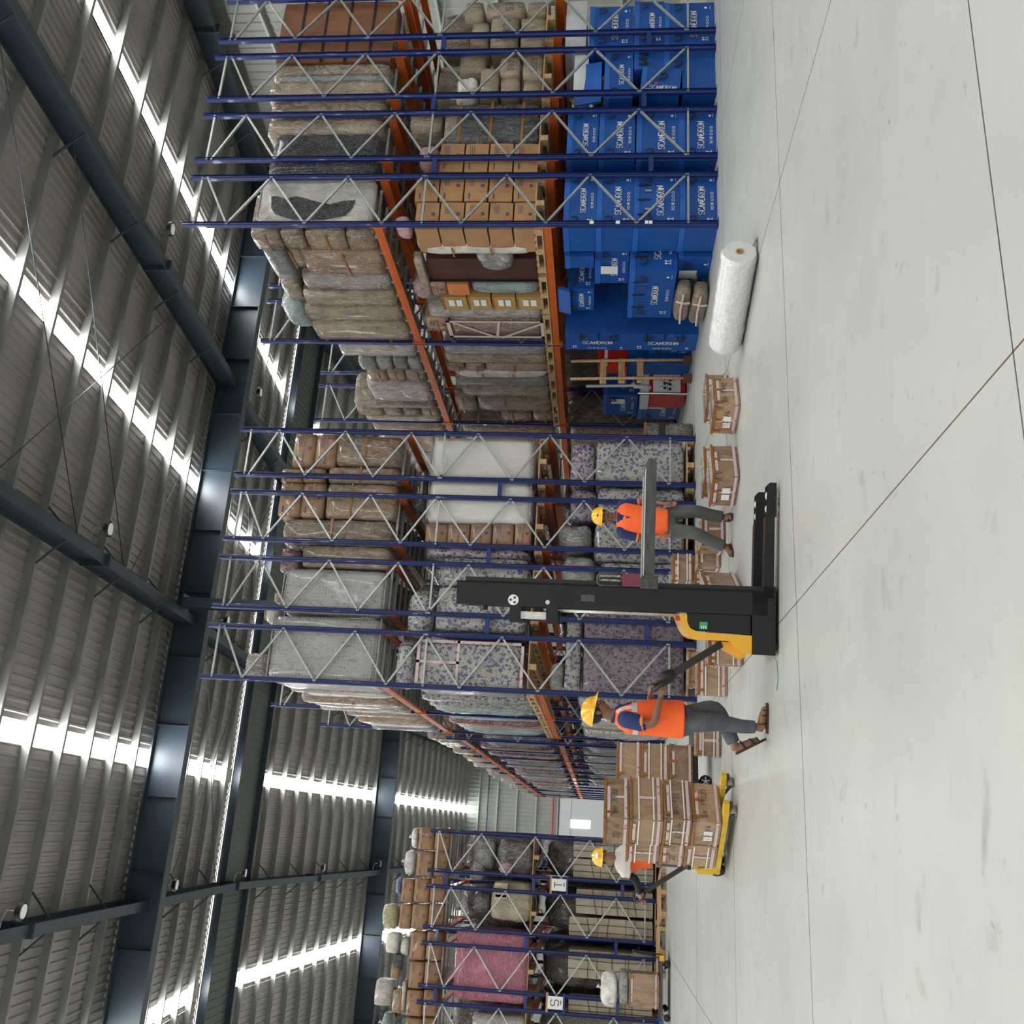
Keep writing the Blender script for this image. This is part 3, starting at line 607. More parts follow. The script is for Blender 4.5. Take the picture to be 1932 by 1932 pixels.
('>wrapc', 8.66, 9.36, 16.43, 16.7, 4.42, 4.78, 'brown wrapped carton on edge, top in its stack, second bay middle shelf'),
('>wrapc', 8.66, 9.36, 16.42, 16.69, 4.02, 4.41, 'brown wrapped carton on edge, second in its stack, second bay middle shelf'),
('>wrapc', 8.66, 9.36, 16.4, 16.66, 2.74, 4.01, 'brown wrapped carton on edge, third in its stack, second bay middle shelf'),
('>cushion', 8.66, 9.46, 16.72, 17.0, 2.74, 4.69, 'white sofa cushion pair standing in the second bay, middle shelf'),
('>grey', 8.66, 9.46, 17.04, 17.33, 2.74, 4.71, 'dark grey wrapped frame behind the sofa cushions, middle shelf'),
('>tan', 8.66, 9.46, 17.38, 17.83, 2.74, 4.64, 'brown board pack behind the grey frame, middle shelf'),
('>wrapc', 8.66, 9.46, 17.91, 18.6, 4.38, 4.84, 'large brown film-wrapped box far in the second bay, top in its stack'),
('>wrapc', 8.66, 9.46, 17.87, 18.56, 2.74, 4.37, 'large brown film-wrapped box far in the second bay, second in its stack'),
('>wrapc', 8.66, 9.36, 18.64, 19.09, 3.21, 3.91, 'small wrapped box near the third post, top in its stack, middle shelf'),
('>wrapc', 8.66, 9.36, 18.61, 19.06, 2.74, 3.2, 'small wrapped box near the third post, second in its stack, middle shelf'),
('carton2', 6.05, 6.72, 15.45, 16.25, 6.87, 7.28, 'shiny printed carton, topmost over the tall wrapped box, top shelf by the aisle gap'),
('carton2', 6.06, 6.71, 15.45, 16.25, 6.47, 6.86, 'shiny printed carton lying directly on the tall wrapped box, top shelf by the aisle gap'),
('wrapc', 6.1, 6.69, 15.45, 16.35, 5.25, 6.49, 'tall brown film-wrapped box by the aisle gap, top shelf of the racks behind the stacker'),
('carton2', 5.75, 6.0, 15.45, 16.25, 7.04, 7.44, 'film-covered carton high behind the post, top shelf behind the stacker'),
('carton2', 5.76, 6.02, 15.45, 16.25, 6.63, 7.03, 'film-covered carton under another carton behind the post, top shelf behind the stacker'),
('carton2', 5.1, 5.73, 15.45, 16.25, 7.0, 7.41, 'film-covered carton, upper of two by the second frame, top shelf behind the stacker'),
('carton2', 5.09, 5.74, 15.45, 16.25, 6.58, 6.99, 'film-covered carton lower of two by the second frame, top shelf behind the stacker'),
('wrapc', 5.76, 6.07, 15.45, 16.35, 5.25, 6.59, 'brown wrapped box squeezed beside the first frame, top shelf behind the stacker'),
('wrapc', 5.08, 5.75, 15.45, 16.35, 5.25, 6.57, 'broad brown wrapped box filling the second frame, top shelf behind the stacker'),
('tapedslab', 4.58, 5.06, 15.45, 16.45, 5.25, 7.29, 'wide tan wrapped slab with one amber tape band, top shelf behind the stacker'),
('tan', 4.18, 4.57, 15.45, 16.45, 5.25, 6.88, 'tan wrapped carton row beside the dotted mattresses, top shelf'),
('maroon', 4.07, 4.51, 15.45, 16.25, 6.9, 7.23, 'maroon and white wrapped panel lying over the tan carton row'),
('dotted', 3.34, 4.14, 15.43, 16.43, 5.25, 7.12, 'grey dotted mattress pack nearer the tan carton row, top shelf'),
('dotted', 2.16, 3.3, 15.41, 16.51, 5.25, 7.19, 'larger grey dotted mattress pack with a white edge, top shelf corner'),
('whitepot', 3.17, 3.52, 15.55, 15.95, 7.14, 7.42, 'cream foam pot lying on top of the dotted mattresses'),
('whitebox', 2.19, 2.65, 15.55, 16.05, 7.23, 7.62, 'white wrapped box perched on the corner dotted mattress'),
('tan', 3.57, 3.73, 15.65, 16.05, 7.19, 7.32, 'small tan wrapped block on the smaller dotted mattress pack'),
('mattress', 5.88, 6.71, 15.45, 16.45, 2.82, 4.72, 'white quilted mattress pack in the end frame, middle shelf'),
('mattress', 5.07, 5.85, 15.42, 16.42, 2.82, 4.71, 'second white mattress pack by the row gap, middle shelf'),
('carton2', 4.62, 5.03, 15.45, 16.05, 4.29, 4.68, 'brown printed carton beside the white mattresses, top in a column of five', 'cartons beside the white mattresses'),
('carton2', 4.63, 5.04, 15.45, 16.05, 3.9, 4.29, 'brown printed carton beside the white mattresses, second in a column of five', 'cartons beside the white mattresses'),
('carton2', 4.65, 5.06, 15.45, 16.05, 3.51, 3.89, 'brown printed carton beside the white mattresses, third in a column of five', 'cartons beside the white mattresses'),
('carton2', 4.66, 5.07, 15.45, 16.05, 3.12, 3.5, 'brown printed carton beside the white mattresses, fourth in a column of five', 'cartons beside the white mattresses'),
('carton2', 4.67, 5.08, 15.45, 16.05, 2.82, 3.11, 'brown printed carton beside the white mattresses, bottom in a column of five', 'cartons beside the white mattresses'),
('purple', 4.44, 4.61, 15.45, 16.45, 2.82, 4.67, 'purple and floral quilt bundle beside the carton column, middle shelf'),
('floral', 3.93, 4.43, 15.45, 16.45, 2.82, 4.4, 'blue floral wrapped furniture behind the top of the mast, middle shelf'),
('floral', 3.15, 3.91, 15.43, 16.43, 2.82, 4.39, 'blue floral wrapped cabinet partly behind the black mast, middle shelf'),
('floraltape', 2.17, 2.96, 15.4, 16.4, 2.82, 4.62, 'blue floral crate edged with pink printed tape, middle shelf corner'),
('floralroll', 3.03, 3.88, 15.5, 16.0, 4.42, 4.9, 'rolled floral quilt lying on the cabinet behind the mast'),
('floralroll', 2.16, 3.0, 15.47, 15.97, 4.65, 5.02, 'rolled blue floral quilt lying over the corner crate'),
('blackbundle', 5.31, 6.07, 15.47, 15.97, 4.74, 4.95, 'dark bundle with yellow lettering over the white mattresses'),
('purple', 5.87, 6.68, 15.45, 16.35, 1.75, 2.19, 'floral quilt with a dark red band on top of the end pallet load'),
('floral', 5.9, 6.71, 15.45, 16.35, 0.17, 1.75, 'blue floral wrapped load on the pallet in the end frame, ground level'),
('purple', 5.2, 5.76, 15.45, 16.35, 1.69, 2.17, 'floral and dark red quilt on the second pallet load'),
('floral', 5.23, 5.8, 15.45, 16.35, 0.17, 1.69, 'blue floral wrapped load behind the standing worker'),
('floral', 4.46, 5.2, 15.45, 16.35, 0.17, 1.73, 'blue floral wrapped load behind the worker, beside his elbow'),
('floral', 3.72, 4.44, 15.45, 16.35, 0.17, 1.63, 'blue floral wrapped load seen under the raised forks'),
('clearbag', 4.61, 5.14, 15.45, 16.25, 1.75, 2.35, 'grey plastic bag of bundles on the load behind the helmet'),
('clearbag', 4.05, 4.57, 15.45, 16.25, 1.68, 2.26, 'crumpled clear plastic wrap on the load near the mast'),
('floralroll', 3.86, 4.18, 15.55, 15.95, 2.01, 2.36, 'round floral cushion beside the plastic wrap'),
('purplefilm', 2.21, 3.65, 15.43, 16.43, 0.17, 1.86, 'large purple floral load in shrink film on the corner pallet'),
('floral', 2.25, 3.49, 15.45, 16.35, 1.88, 2.14, 'floral quilt strip on top of the purple film load'),
('clearbag', 2.24, 2.69, 15.45, 15.85, 2.15, 2.39, 'silver grey wrapped bundle on top of the corner load'),
('carton3', -0.56, -0.05, 23.42, 24.22, 5.39, 5.77, 'brown carton, upper of two, first column from the aisle on the letter-signed racks', 'cartons on the top shelf of the letter-signed racks'),
('carton3', -0.54, -0.03, 23.42, 24.22, 5.02, 5.38, 'brown carton, lower of two, first column from the aisle on the letter-signed racks', 'cartons on the top shelf of the letter-signed racks'),
('carton3', -1.15, -0.59, 23.42, 24.22, 5.37, 5.77, 'brown carton, upper of two, second column from the aisle on the letter-signed racks', 'cartons on the top shelf of the letter-signed racks'),
('carton3', -1.12, -0.56, 23.42, 24.22, 5.02, 5.35, 'brown carton, lower of two, second column from the aisle on the letter-signed racks', 'cartons on the top shelf of the letter-signed racks'),
('carton3', -1.72, -1.19, 23.42, 24.22, 5.4, 5.78, 'brown carton, upper of two, third column from the aisle on the letter-signed racks', 'cartons on the top shelf of the letter-signed racks'),
('carton3', -1.69, -1.16, 23.42, 24.22, 5.02, 5.39, 'brown carton, lower of two, third column from the aisle on the letter-signed racks', 'cartons on the top shelf of the letter-signed racks'),
('carton3', -2.31, -1.76, 23.42, 24.22, 5.39, 5.78, 'brown carton, upper of two, fourth column from the aisle on the letter-signed racks', 'cartons on the top shelf of the letter-signed racks'),
('carton3', -2.29, -1.73, 23.42, 24.22, 5.02, 5.38, 'brown carton, lower of two, fourth column from the aisle on the letter-signed racks', 'cartons on the top shelf of the letter-signed racks'),
('carton3', -2.95, -2.35, 23.42, 24.22, 5.4, 5.76, 'brown carton, upper of two, fifth column from the aisle on the letter-signed racks', 'cartons on the top shelf of the letter-signed racks'),
('carton3', -2.92, -2.32, 23.42, 24.22, 5.02, 5.38, 'brown carton, lower of two, fifth column from the aisle on the letter-signed racks', 'cartons on the top shelf of the letter-signed racks'),
('carton3', -3.54, -2.98, 23.42, 24.22, 5.38, 5.73, 'brown carton, upper of two, sixth column from the aisle on the letter-signed racks', 'cartons on the top shelf of the letter-signed racks'),
('carton3', -3.52, -2.96, 23.42, 24.22, 5.02, 5.37, 'brown carton, lower of two, sixth column from the aisle on the letter-signed racks', 'cartons on the top shelf of the letter-signed racks'),
('carton3', -4.1, -3.57, 23.42, 24.22, 5.36, 5.74, 'brown carton, upper of two, seventh column from the aisle on the letter-signed racks', 'cartons on the top shelf of the letter-signed racks'),
('carton3', -4.08, -3.54, 23.42, 24.22, 5.02, 5.35, 'brown carton, lower of two, seventh column from the aisle on the letter-signed racks', 'cartons on the top shelf of the letter-signed racks'),
('carton3', -4.71, -4.14, 23.42, 24.22, 5.33, 5.72, 'brown carton, upper of two, eighth column from the aisle on the letter-signed racks', 'cartons on the top shelf of the letter-signed racks'),
('carton3', -4.68, -4.11, 23.42, 24.22, 5.02, 5.32, 'brown carton, lower of two, eighth column from the aisle on the letter-signed racks', 'cartons on the top shelf of the letter-signed racks'),
('carton3', -1.74, -1.22, 23.42, 24.22, 5.79, 6.07, 'third-layer brown carton with pink tape in the third column, letter-signed racks'),
('carton3', -2.32, -1.78, 23.42, 24.22, 5.79, 6.07, 'third-layer brown carton in the fourth column, letter-signed racks'),
('whitebag', -0.53, -0.08, 23.42, 24.02, 5.79, 5.96, 'white and blue bag on the first carton column, letter-signed racks'),
('whitebag', -1.15, -0.58, 23.42, 24.02, 5.79, 6.09, 'white film bag with a black cord on the second carton column'),
('yellowcushion', -2.34, -1.8, 23.42, 24.02, 6.1, 6.5, 'pale yellow knitted cushion on the fourth carton column'),
('whitebag', -2.9, -2.5, 23.42, 24.02, 5.76, 6.0, 'white and blue patterned bag on the fifth carton column'),
('cushion', -2.86, -2.41, 23.42, 24.02, 6.03, 6.34, 'small white wrapped bundle above the patterned bag, letter-signed racks'),
('carton3', -3.36, -3.05, 23.42, 24.02, 5.96, 6.15, 'small carton standing on the sixth column, letter-signed racks'),
('wrapc', -4.07, -3.59, 23.42, 24.02, 5.77, 6.07, 'brown wrapped box under the white fabric box, letter-signed racks'),
('cushion', -4.1, -3.39, 23.42, 24.12, 5.75, 5.87, 'long white wrapped strip on the seventh column, letter-signed racks'),
('whitebox', -3.96, -3.41, 23.42, 24.02, 6.06, 6.49, 'white fabric box with a piped edge on the seventh column'),
('tealbag', -4.59, -4.09, 23.42, 24.02, 6.02, 6.29, 'pale blue wrapped box on the eighth column, letter-signed racks'),
('black', -3.2, -2.85, 23.42, 24.02, 5.88, 6.12, 'black chair base in film between carton columns, letter-signed racks'),
('bluebag', -1.61, -1.2, 23.42, 24.02, 6.08, 6.25, 'small blue round bundle on the third carton column, letter-signed racks'),
('clearbag', -0.9, -0.13, 23.52, 24.32, 3.91, 4.45, 'clear film bag of chair parts, upper pile in the letter-signed rack end'),
('darkfilm', -0.99, -0.17, 23.52, 24.32, 2.98, 3.89, 'dark wrapped chair in film at the letter-signed rack end, middle shelf'),
('clearbag', -1.17, -0.7, 23.52, 24.22, 4.13, 4.51, 'grey wrapped block under a film bag, letter-signed rack middle shelf'),
('pinkbag', -1.01, -0.66, 23.42, 23.92, 3.46, 3.79, 'small pink bundle in film on the letter-signed rack middle shelf'),
('darkfilm', -1.88, -1.41, 23.52, 24.32, 3.96, 4.39, 'round grey film bundle in the second letter-signed rack row'),
('yellowbag', -2.0, -1.13, 23.42, 24.22, 2.98, 3.95, 'sagging film sack with a yellow print, letter-signed rack middle shelf'),
('pinkwrap', -3.71, -2.2, 23.42, 24.32, 2.98, 4.7, 'large pink quilted load in shiny film on the letter-signed rack middle shelf'),
('whitewrap', -4.66, -3.93, 23.42, 24.32, 2.98, 4.21, 'cream wrapped load at the bottom edge of the photo, middle shelf'),
('creampack', -0.5, -0.05, 23.42, 24.32, 0.18, 2.08, 'tied pack of flat cream cartons in the frame nearest the aisle, letter-signed racks ground bay'),
('creampack', -0.94, -0.52, 23.42, 24.32, 0.18, 2.07, 'tied pack of flat cream cartons second from the aisle, letter-signed racks ground bay'),
('creampack', -1.72, -1.18, 23.42, 24.32, 0.18, 1.98, 'tied pack of flat cream cartons in the second frame, letter-signed racks ground bay'),
('creampack', -2.26, -1.78, 23.42, 24.32, 0.18, 2.12, 'tied pack of flat cream cartons beside the third frame, letter-signed racks ground bay'),
('creampack', -3.06, -2.47, 23.42, 24.32, 0.18, 2.11, 'tied pack of flat cream cartons behind the platform trolley, letter-signed racks ground bay'),
('creampack', -3.83, -3.49, 23.42, 24.32, 0.18, 2.07, 'tied pack of flat cream cartons behind the last blue post, letter-signed racks')]
BLUE=[
(8.66, 9.66, 11.98, 12.58, -0.01, 0.55, 'blue lettered crate on the floor in the stack beside the near aisle post'),
(8.66, 9.67, 11.98, 12.58, 0.56, 1.25, 'blue lettered crate second up in the stack beside the near aisle post'),
(8.66, 9.67, 11.98, 12.58, 1.25, 1.81, 'blue lettered crate third up in the stack beside the near aisle post'),
(8.66, 9.68, 11.98, 12.58, 1.81, 2.31, 'blue lettered crate topmost in the stack beside the near aisle post'),
(9.89, 10.87, 11.98, 12.58, -0.02, 0.55, 'blue lettered crate on the floor in the stack of the second frame from the aisle'),
(9.89, 10.88, 11.98, 12.58, 0.56, 1.23, 'blue lettered crate second up in the stack of the second frame from the aisle'),
(9.9, 10.89, 11.98, 12.58, 1.25, 1.81, 'blue lettered crate third up in the stack of the second frame from the aisle'),
(9.9, 10.9, 11.98, 12.58, 1.82, 2.31, 'blue lettered crate topmost in the stack of the second frame from the aisle'),
(11.65, 12.06, 11.98, 12.58, -0.02, 0.79, 'narrow blue crate on the floor beside the tilted one'),
(11.57, 12.08, 11.98, 12.58, 0.8, 1.29, 'blue crate with loose straps above the tilted one'),
(11.1, 12.06, 11.98, 12.58, 1.3, 1.76, 'blue lettered crate with a red sticker under the white shelf board'),
(11.16, 11.63, 11.98, 12.58, -0.03, 0.77, 'open empty blue crate on the floor behind the tilted one'),
(11.29, 12.07, 11.98, 12.58, 1.77, 1.97, 'blue crate lid leaning under the white shelf board'),
(12.14, 13.05, 11.98, 12.58, -0.01, 0.8, 'blue lettered crate on the floor at the top edge of the photo'),
(12.16, 13.1, 11.98, 12.58, 0.81, 1.3, 'blue lettered crate second up at the top edge of the photo'),
(12.13, 13.01, 11.98, 12.58, 1.31, 2.03, 'blue lettered crate topmost at the top edge of the photo')]
# ---------------------------------------------------------------- goods on the racks
INFO={'whitesofa':('wrapped_sofa','sofa',12,.02),'black':('wrapped_bundle','bundle',12,.035),'tan':('flat_package','package',14,.012),'grey':('flat_package','package',14,.012),
'crate':('plywood_crate','crate',30,.004),'carton':('carton','carton',30,.004),'carton2':('carton','carton',24,.007),'carton3':('carton','carton',24,.007),'greyblock':('wrapped_block','wrapped block',16,.01),
'parcel':('parcel','parcel',7,.022),'whitebag':('tied_bag','bag',3.2,.05),'pinkbag':('wrapped_roll','bundle',3.0,.03),'board':('shelf_board','board',40,.001),'wrapc':('wrapped_carton','carton',14,.012),
'whitewrap':('flat_package','package',14,.02),'tealbag':('wrapped_bundle','bundle',2.8,.05),'cushion':('white_cushion','cushion',6,.02),'brown':('wooden_cabinet','cabinet',40,.001),'clearbag':('film_bag','bag',3.5,.06),
'orangebox':('carton','carton',30,.003),'tealroll':('wrapped_roll','bundle',5,.02),'labelbox':('carton','carton',30,.003),'tapeparcel':('wrapped_parcel','parcel',12,.014),'tapedslab':('flat_package','package',14,.02),
'maroon':('flat_package','package',12,.015),'dotted':('mattress_pack','mattress',14,.014),'whitepot':('foam_pot','pot',3,.01),'whitebox':('wrapped_box','box',9,.02),'mattress':('mattress_pack','mattress',14,.014),
'purple':('quilted_bundle','bundle',7,.025),'floral':('quilted_load','wrapped furniture',16,.02),'floraltape':('quilted_crate','wrapped furniture',20,.008),'floralroll':('quilt_roll','quilt roll',3,.03),
'blackbundle':('dark_bundle','bundle',8,.02),'purplefilm':('quilted_load','wrapped furniture',16,.02),'yellowcushion':('knitted_cushion','cushion',4,.03),'bluebag':('round_bundle','bundle',2.6,.03),'darkfilm':('film_bundle','bundle',4,.05),
'yellowbag':('film_sack','bag',6,.05),'pinkwrap':('pink_quilted_load','wrapped furniture',14,.015),'creampack':('carton_pack','pack of cartons',40,.002)}
MATOF={'board':'panel_white','brown':'brown_laminate','tapeparcel':'wrapc','tapedslab':'tan','whitepot':'cushion','whitebox':'whitewrap','floraltape':'floral','floralroll':'floral','blackbundle':'black','creampack':'cream','tealroll':'tealbag'}
seed=0
def load(kind,x0,x1,y0,y1,z0,z1,label,grp=None):
    """one thing lying in the box x0..x1, y0..y1, z0..z1; '>' kinds show their aisle side"""
    global seed; seed+=1
    side=kind[0]=='>'; kind=kind.lstrip('>'); nm,cat,rnd,amp=INFO[kind]; mat=MATOF.get(kind,kind)
    w,d,h=x1-x0,y1-y0,z1-z0; s=max(w,h)
    nn=(max(4,min(14,int(w/.11))),max(3,min(10,int(d/.15))),max(4,min(14,int(h/.13)))) if amp>.005 else (3,2,3)
    if cat in('bag',): nn=(9,7,9)
    me=soft(w-.006,d,h-.006,nn,rnd,min(amp,.12*min(w,h)),seed,2.6 if amp<.03 else 4.5).mesh(nm,amp>.005)
    root=link(nm,me,mat,None,((x0+x1)/2,(y0+y1)/2,z0)); tag(root,label,cat,grp)
    rr=random.Random(seed)
    if side: O=Vector((-w/2-amp*.8-.003,d/2,0)); U=Vector((0,-1,0)); fw=d
    else: O=Vector((-w/2,-d/2-amp*.8-.003,0)); U=Vector((1,0,0)); fw=w
    Z=Vector((0,0,1)); nrm=U.cross(Z)
    def q(mb,a,b,c,e): mb.quad(O+U*a+Z*c,U*(b-a),Z*(e-c))
    def band(a,b,c,e,mat_,name): mb=MB(); q(mb,a,b,c,e); return mb.build(name,mat_,root)
    if kind in('carton','carton2','carton3'):
        mb=MB(); q(mb,fw*.02,fw*.98,h*.47,h*.53); 
        if kind=='carton2': mb.build('packing_tape','tan',root)
        cs=min(.13,h*.34,fw*.3); cx=fw*.5; cz=h*.16
        mb=MB(); mb.add([O+U*(cx+cs*.12)+Z*cz,O+U*(cx+cs*.42)+Z*cz,O+U*(cx+cs*.5)+Z*(cz+cs*.42),O+U*cx+Z*(cz+cs*.42)],[(0,1,2,3)])
        mb.build('printed_cup','print_navy',root); mb=MB()
        for i in range(3): q(mb,fw*(.56),fw*(.88),h*(.60+.08*i),h*(.62+.08*i))
        q(mb,fw*.1,fw*.30,h*.74,h*.79)
        mb.build('printed_text','print_navy',root)
        mb=MB()
        for i in range(7):
            a0=math.pi*(.45+.17*i); a1=a0+.17*math.pi; c=O+U*(cx-cs*.2)+Z*(cz+cs*.25)
            mb.add([c+(U*math.cos(a)+Z*math.sin(a))*r for a,r in ((a0,cs*.5),(a1,cs*.5),(a1,cs*.4),(a0,cs*.4))],[(0,1,2,3)])
        mb.build('printed_arc','print_orange',root)
    elif kind=='greyblock' or kind=='tapedslab':
        for f in ((.18,.5,.82) if kind=='greyblock' else (.55,)):
            band(0,fw,h*f-.02,h*f+.02,'amber_tape','tape_band')
    elif kind=='crate':
        for f in (.2,.4,.6,.8): band(fw*.0,fw,h*f-.02,h*f+.02,'black_strap','strap_band')
    elif kind=='whitesofa':
        P=[(.08,.30),(.06,.62),(.12,.80),(.22,.84),(.30,.80),(.38,.74),(.44,.60),(.50,.42),(.42,.22),(.28,.12),(.14,.14)]
        P=[(.12,.22),(.20,.14),(.36,.10),(.6,.12),(.74,.18),(.80,.28),(.66,.27),(.5,.32),(.44,.42),(.42,.6),(.46,.74),(.40,.84),(.26,.86),(.13,.78),(.08,.5)]
        P=[(.55,.89),(.30,.875),(.18,.835),(.06,.68),(.06,.41),(.15,.235),(.30,.18),(.47,.16),(.44,.28),(.38,.37),(.44,.50),(.52,.61),(.55,.68),(.50,.77),(.56,.835)]
        MB().prism([O+U*(fw*a)+Z*(h*b) for a,b in P],(0,-.012,0),(0,.01,0)).build('padded_panel','black',root)
        MB().tube([(-w/2+.04,-.02,h*.02),(-w/2+.03,-.02,h*.9),(-w/2+.12,-.02,h),(w/2-.12,-.02,h),(w/2-.03,-.02,h*.9),(w/2-.03,-.02,.05)],.018,6).build('piping','whitewrap',root,True)
    elif kind in('dotted','mattress'):
        for zz in (.03,h-.03): MB().tube([(-w/2+.02,-d/2-.005,zz),(0,-d/2-.012,zz),(w/2-.02,-d/2-.005,zz)],.014,6).build('edge_piping','whitewrap',root,True)
        if kind=='dotted' and w>1.2:
            mb=MB(); strokes(mb,'7 85',O+U*(fw*.30)+Z*(h*.22),-Z if False else U,Z,.12,.012,jit=.05); mb.build('pen_writing','print_black',root)
            soft(w*.98,d*.9,.09,(8,4,2),6,.01,seed).build('white_top_mattress','cushion',root,True,(0,0,h))
    elif kind=='floraltape':
        for a,b,c,e in ((0,fw,h-.055,h),(0,fw,.0,.05),(0,.05,0,h),(fw-.05,fw,0,h),(0,fw,h*.6,h*.6+.045),(fw*.5,fw*.5+.045,h*.6,h)): band(a,b,c,e,'printed_tape','printed_tape')
    elif kind=='tapeparcel':
        for a,b,c,e in ((0,fw,h-.07,h),(0,fw,.0,.06),(0,.06,0,h),(fw-.06,fw,0,h)): band(a,b,c,e,'printed_tape','printed_tape')
        for a,b in (((0,h*.45),(fw*.9,h*.0)),((0,h*.5),(fw*.95,h*.95)),((0,h*.5),(fw,h*.45))):
            MB().bar(O+U*a[0]+Z*a[1]+nrm*.002,O+U*b[0]+Z*b[1]+nrm*.002,.05,.004,tuple(nrm)).build('printed_tape','printed_tape',root)
    elif kind=='labelbox':
        for k in range(2): band(fw*(.35),fw*.85,h*(.2+.3*k),h*(.42+.3*k),'white_paper','shipping_label')
        band(0,fw,h*.93,h*.97,'amber_tape','tape_band')
    elif kind=='cushion' and side:
        for f in (.36,.68): band(fw*.1,fw,h*f,h*f+.03,'amber_tape','tape_band')
    elif kind=='creampack':
        for f in (.25,.5,.75):
            mb=MB(); a=h*(f+rr.uniform(-.05,.05)); b=h*(f+rr.uniform(-.05,.05)); mb.tube([O+Z*a+nrm*.01,O+U*fw*.5+Z*((a+b)/2+.01)+nrm*.01,O+U*fw+Z*b+nrm*.01],.006,5); mb.build('tie_cord','black_strap',root)
        for f in (.33,.66): 
            mb=MB(); mb.tube([O+U*fw*f+nrm*.01,O+U*fw*(f+rr.uniform(-.04,.04))+Z*h*.5+nrm*.01,O+U*fw*f+Z*h+nrm*.01],.006,5); mb.build('tie_cord','black_strap',root)
            mb=MB(); q(mb,0,fw,h*(f-.01),h*(f-.004)); mb.build('carton_seam','dark_wood',root)
    elif kind=='parcel' and rr.random()<.5:
        mb=MB(); strokes(mb,rr.choice(['5323','BH 7','S 92']),O+U*(fw*.2)+Z*(h*.3),U,Z,min(.12,h*.25),.008,jit=.05); mb.build('pen_writing','print_black',root)
    elif kind=='wrapc' and rr.random()<.5:
        f=rr.uniform(.3,.7); band(0,fw,h*f-.018,h*f+.018,'amber_tape','tape_band')
    elif kind=='yellowbag':
        mb=MB(); q(mb,fw*.55,fw*.95,h*.6,h*.9); mb.build('yellow_print','yellowcushion',root)
        mb=MB(); q(mb,fw*.6,fw*.66,h*.62,h*.88); q(mb,fw*.75,fw*.81,h*.62,h*.88); mb.build('black_print','print_black',root)
    elif kind=='whitebag' or kind=='tealbag':
        MB().tube([(0,0,h*.93),(.01,0,h+.03),(.03,.01,h+.07)],[.05,.018,.05],7).build('knotted_neck','whitebag' if kind=='whitebag' else 'tealbag',root,True)
    elif kind=='whitepot':
        MB().tube([(0,0,h),(0,0,h+.02)],[w*.36,w*.3],14).build('pot_rim','cream',root,True)
    elif kind=='blackbundle':
        mb=MB(); q(mb,fw*.2,fw*.9,h*.3,h*.5); mb.build('yellow_print','yellowcushion',root)
    elif kind=='brown':
        mb=MB(); q(mb,0,fw,.0,h) if False else None
        mb.box(-w/2-.008,w/2,d/2,d/2+.04,0,h); mb.build('black_base','black_plastic',root)
    return root
for r in ROWS: load(*r)
for k in range(5):  # filler loads added so light does not leak through behind the front goods
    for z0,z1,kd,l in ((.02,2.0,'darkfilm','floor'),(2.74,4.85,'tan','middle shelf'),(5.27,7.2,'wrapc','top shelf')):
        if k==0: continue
        load(kd,X1+k*P_+.03,X1+k*P_+A_-.03,13.35,15.4,z0,z1,'added gap-darkening load deep in the blue-crate racks, %s, row %s from the aisle'%(l,['one','two','three','four','five'][k]))
for k in range(1,5):  # more added filler, hiding the bright side wall from the gaps
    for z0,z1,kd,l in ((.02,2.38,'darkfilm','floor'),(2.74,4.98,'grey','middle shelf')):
        load(kd,X1+k*P_+.03,X1+k*P_+A_-.03,15.65,18.9,z0,z1,'added gap-darkening second-bay load, blue-crate racks, %s, row %s from the aisle'%(l,['one','two','three','four','five'][k]))
for k in range(4):  # invented loads that keep the gaps behind the front goods dark
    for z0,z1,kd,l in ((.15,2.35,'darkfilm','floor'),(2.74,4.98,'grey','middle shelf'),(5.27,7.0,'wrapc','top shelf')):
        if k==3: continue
        load(kd,X2-k*P_-A_+.03,X2-k*P_-.03,16.7,18.8,z0,z1,'added gap-darkening load deep behind the stacker, %s, row %s from the blue crates'%(l,['one','two','three','four'][k]))
for k in range(5):  # dark filler added to block the light wall seen under the shelves
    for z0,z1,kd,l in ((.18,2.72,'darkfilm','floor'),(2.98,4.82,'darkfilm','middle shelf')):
        load(kd,X3-k*P_-A_+.03,X3-k*P_-.03,24.5,26.0,z0,z1,'added gap-darkening load deep in the letter-signed racks, %s, row %s from the aisle'%(l,['one','two','three','four','five'][k]))
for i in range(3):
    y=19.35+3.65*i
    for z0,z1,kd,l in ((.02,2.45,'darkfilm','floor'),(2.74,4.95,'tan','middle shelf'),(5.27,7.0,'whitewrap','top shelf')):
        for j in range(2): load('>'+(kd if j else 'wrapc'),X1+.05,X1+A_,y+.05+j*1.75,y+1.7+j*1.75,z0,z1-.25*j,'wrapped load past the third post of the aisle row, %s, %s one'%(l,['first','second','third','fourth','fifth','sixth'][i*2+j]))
for k in range(5):  # second depth of added dark filler, closing the remaining bright gaps
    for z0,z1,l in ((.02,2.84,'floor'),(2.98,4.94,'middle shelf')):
        load('darkfilm',X3-k*P_-A_+.02,X3-k*P_+(.2 if k else -.02),26.3,28.6,z0,z1,'added gap-darkening second-bay load in the letter-signed racks, %s, row %s from the aisle'%(l,['one','two','three','four','five'][k]))
ORD=['first','second','third','fourth','fifth','sixth','seventh','eighth','ninth','tenth','eleventh','twelfth','thirteenth','fourteenth','fifteenth','sixteenth','seventeenth','eighteenth','nineteenth','twentieth']
